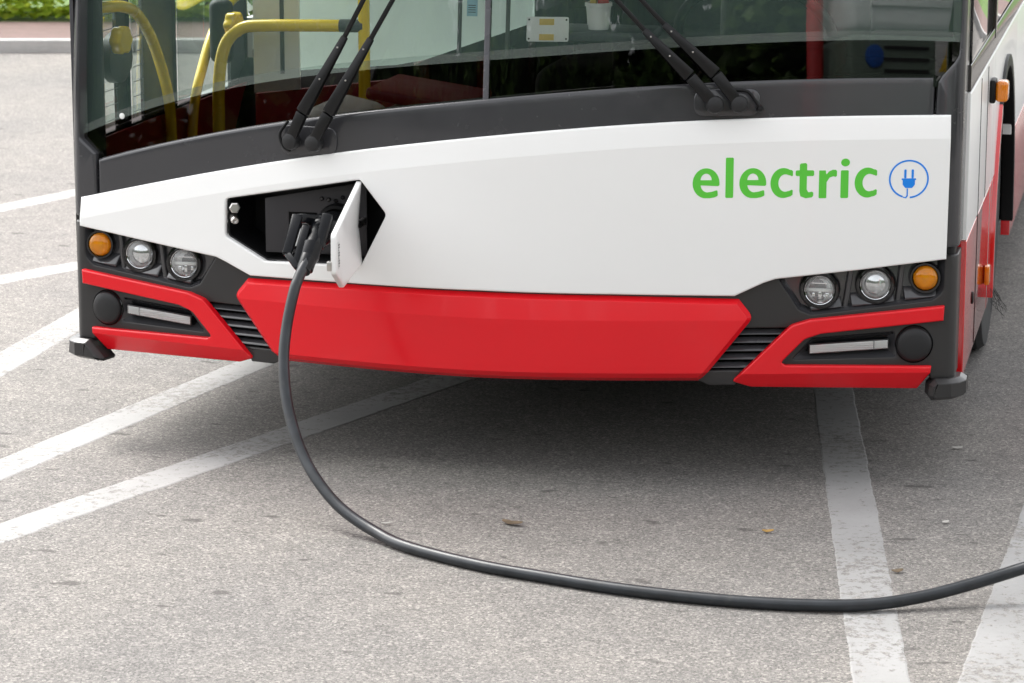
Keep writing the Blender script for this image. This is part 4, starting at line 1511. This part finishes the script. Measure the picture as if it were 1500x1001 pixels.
# ================================================================== CHARGING CABINET (right of the camera, mirrored in the windscreen)
cab = empty('charging_station', (2.66, -3.15, 0))
tag(cab, 'grey green charging cabinet with white head, blue sign and yellow warning triangle', 'charging station')
box('cabinet', (2.66, -3.15, 0.84), (0.62, 0.42, 1.66), 'charger_green', cab, None, 0.02, 3)
hd = box('head', (2.66, -3.15, 1.885), (0.60, 0.40, 0.42), 'charger_white', cab, None, 0.05, 4)
box('plinth', (2.66, -3.15, 0.03), (0.66, 0.46, 0.06), 'kerb_stone', cab, None, 0.01)
box('info_panel', (2.66, -2.944, 1.90), (0.42, 0.012, 0.24), 'plain_white', hd, None, 0.004)
bm = bmesh.new()
for x in (2.53, 2.66, 2.79):
    box_bm(bm, (x, -2.9355, 1.90), (0.07, 0.004, 0.05))
    box_bm(bm, (x, -2.9355, 1.845), (0.09, 0.004, 0.008))
finish('panel_print', bm, 'ink', hd)
for k in range(3):
    box('vent_slot', (2.63, -2.938, 1.53 + k * 0.045), (0.22, 0.006, 0.012), 'ink', cab)
lathe('blue_sign', (2.47, -2.945, 1.585), (0, 1, 0), [(0.045, 0), (0.045, 0.012), (0.040, 0.014), (0, 0.014)], 'sign_blue', cab, 28)
bg_ = plate('sign_plate', [(2.77, 1.515), (2.90, 1.515), (2.90, 1.65), (2.77, 1.65)], (lambda a, b, w: Vector((a, -2.93 - w, b))), 0.008, 'plain_white', cab)
plate('warning_triangle', [(2.785, 1.53), (2.885, 1.53), (2.835, 1.63)], (lambda a, b, w: Vector((a, -2.926 - w, b))), 0.003, 'sign_yellow', bg_, 0.0005)
post = empty('red_post', (2.28, -3.2, 0))
tag(post, 'red steel post standing beside the charging cabinet', 'post')
lathe('post_tube', (2.28, -3.2, 0), (0, 0, 1), [(0.04, 0.0), (0.04, 2.2), (0.03, 2.23), (0, 2.23)], 'post_red', post, 20)
lathe('base_plate', (2.28, -3.2, 0), (0, 0, 1), [(0.09, 0.0), (0.09, 0.012), (0.04, 0.014)], 'post_red', post, 20)

# ================================================================== LITTER
def litter(name, x, y, l, w, rot, mat, label, curl, cat):
    bm = bmesh.new()
    n = 8
    le, ri = [], []
    c, s = math.cos(rot), math.sin(rot)
    for k in range(n + 1):
        t = k / n
        ww = w * math.sin(math.pi * min(0.98, max(0.04, t))) ** 0.7 / 2
        a = (t - 0.5) * l
        z = 0.0045 + curl * abs(t - 0.4)
        for sgn, lst in ((1, le), (-1, ri)):
            lst.append(bm.verts.new((x + a * c - sgn * ww * s, y + a * s + sgn * ww * c, z + (0.3 * curl if sgn > 0 else 0))))
    for k in range(n):
        bm.faces.new((ri[k], ri[k + 1], le[k + 1], le[k]))
    r = bmesh.ops.extrude_face_region(bm, geom=bm.faces[:])
    bmesh.ops.translate(bm, vec=(0, 0, 0.0012), verts=[v for v in r['geom'] if isinstance(v, bmesh.types.BMVert)])
    bmesh.ops.recalc_face_normals(bm, faces=bm.faces[:])
    o = finish(name, bm, mat, None, 40)
    tag(o, label, cat)


litter('fallen_leaf', 0.84, -0.31, 0.030, 0.015, 0.1, 'dry_leaf', 'small yellow leaf on the asphalt beside the wide white line', 0.006, 'leaf')
litter('fallen_leaf', 0.18, -0.38, 0.062, 0.022, -0.35, 'brown_leaf', 'dry brown leaf on the asphalt inside the cable loop', 0.010, 'leaf')
litter('fallen_leaf', 1.20, -0.60, 0.030, 0.018, 0.4, 'brown_leaf', 'tiny brown leaf on the edge of the white line near the cable', 0.006, 'leaf')
litter('paper_scrap', 1.25, 0.69, 0.032, 0.018, 0.2, 'paper_scrap', 'white paper scrap on the asphalt in front of the bus corner', 0.003, 'litter')
litter('paper_scrap', 1.28, -0.12, 0.024, 0.012, 0.9, 'paper_scrap', 'pale scrap on the asphalt between the two white lines', 0.003, 'litter')
litter('twig', -0.14, -0.45, 0.030, 0.006, 0.3, 'paper_scrap', 'thin pale twig lying beside the bend of the cable', 0.004, 'twig')
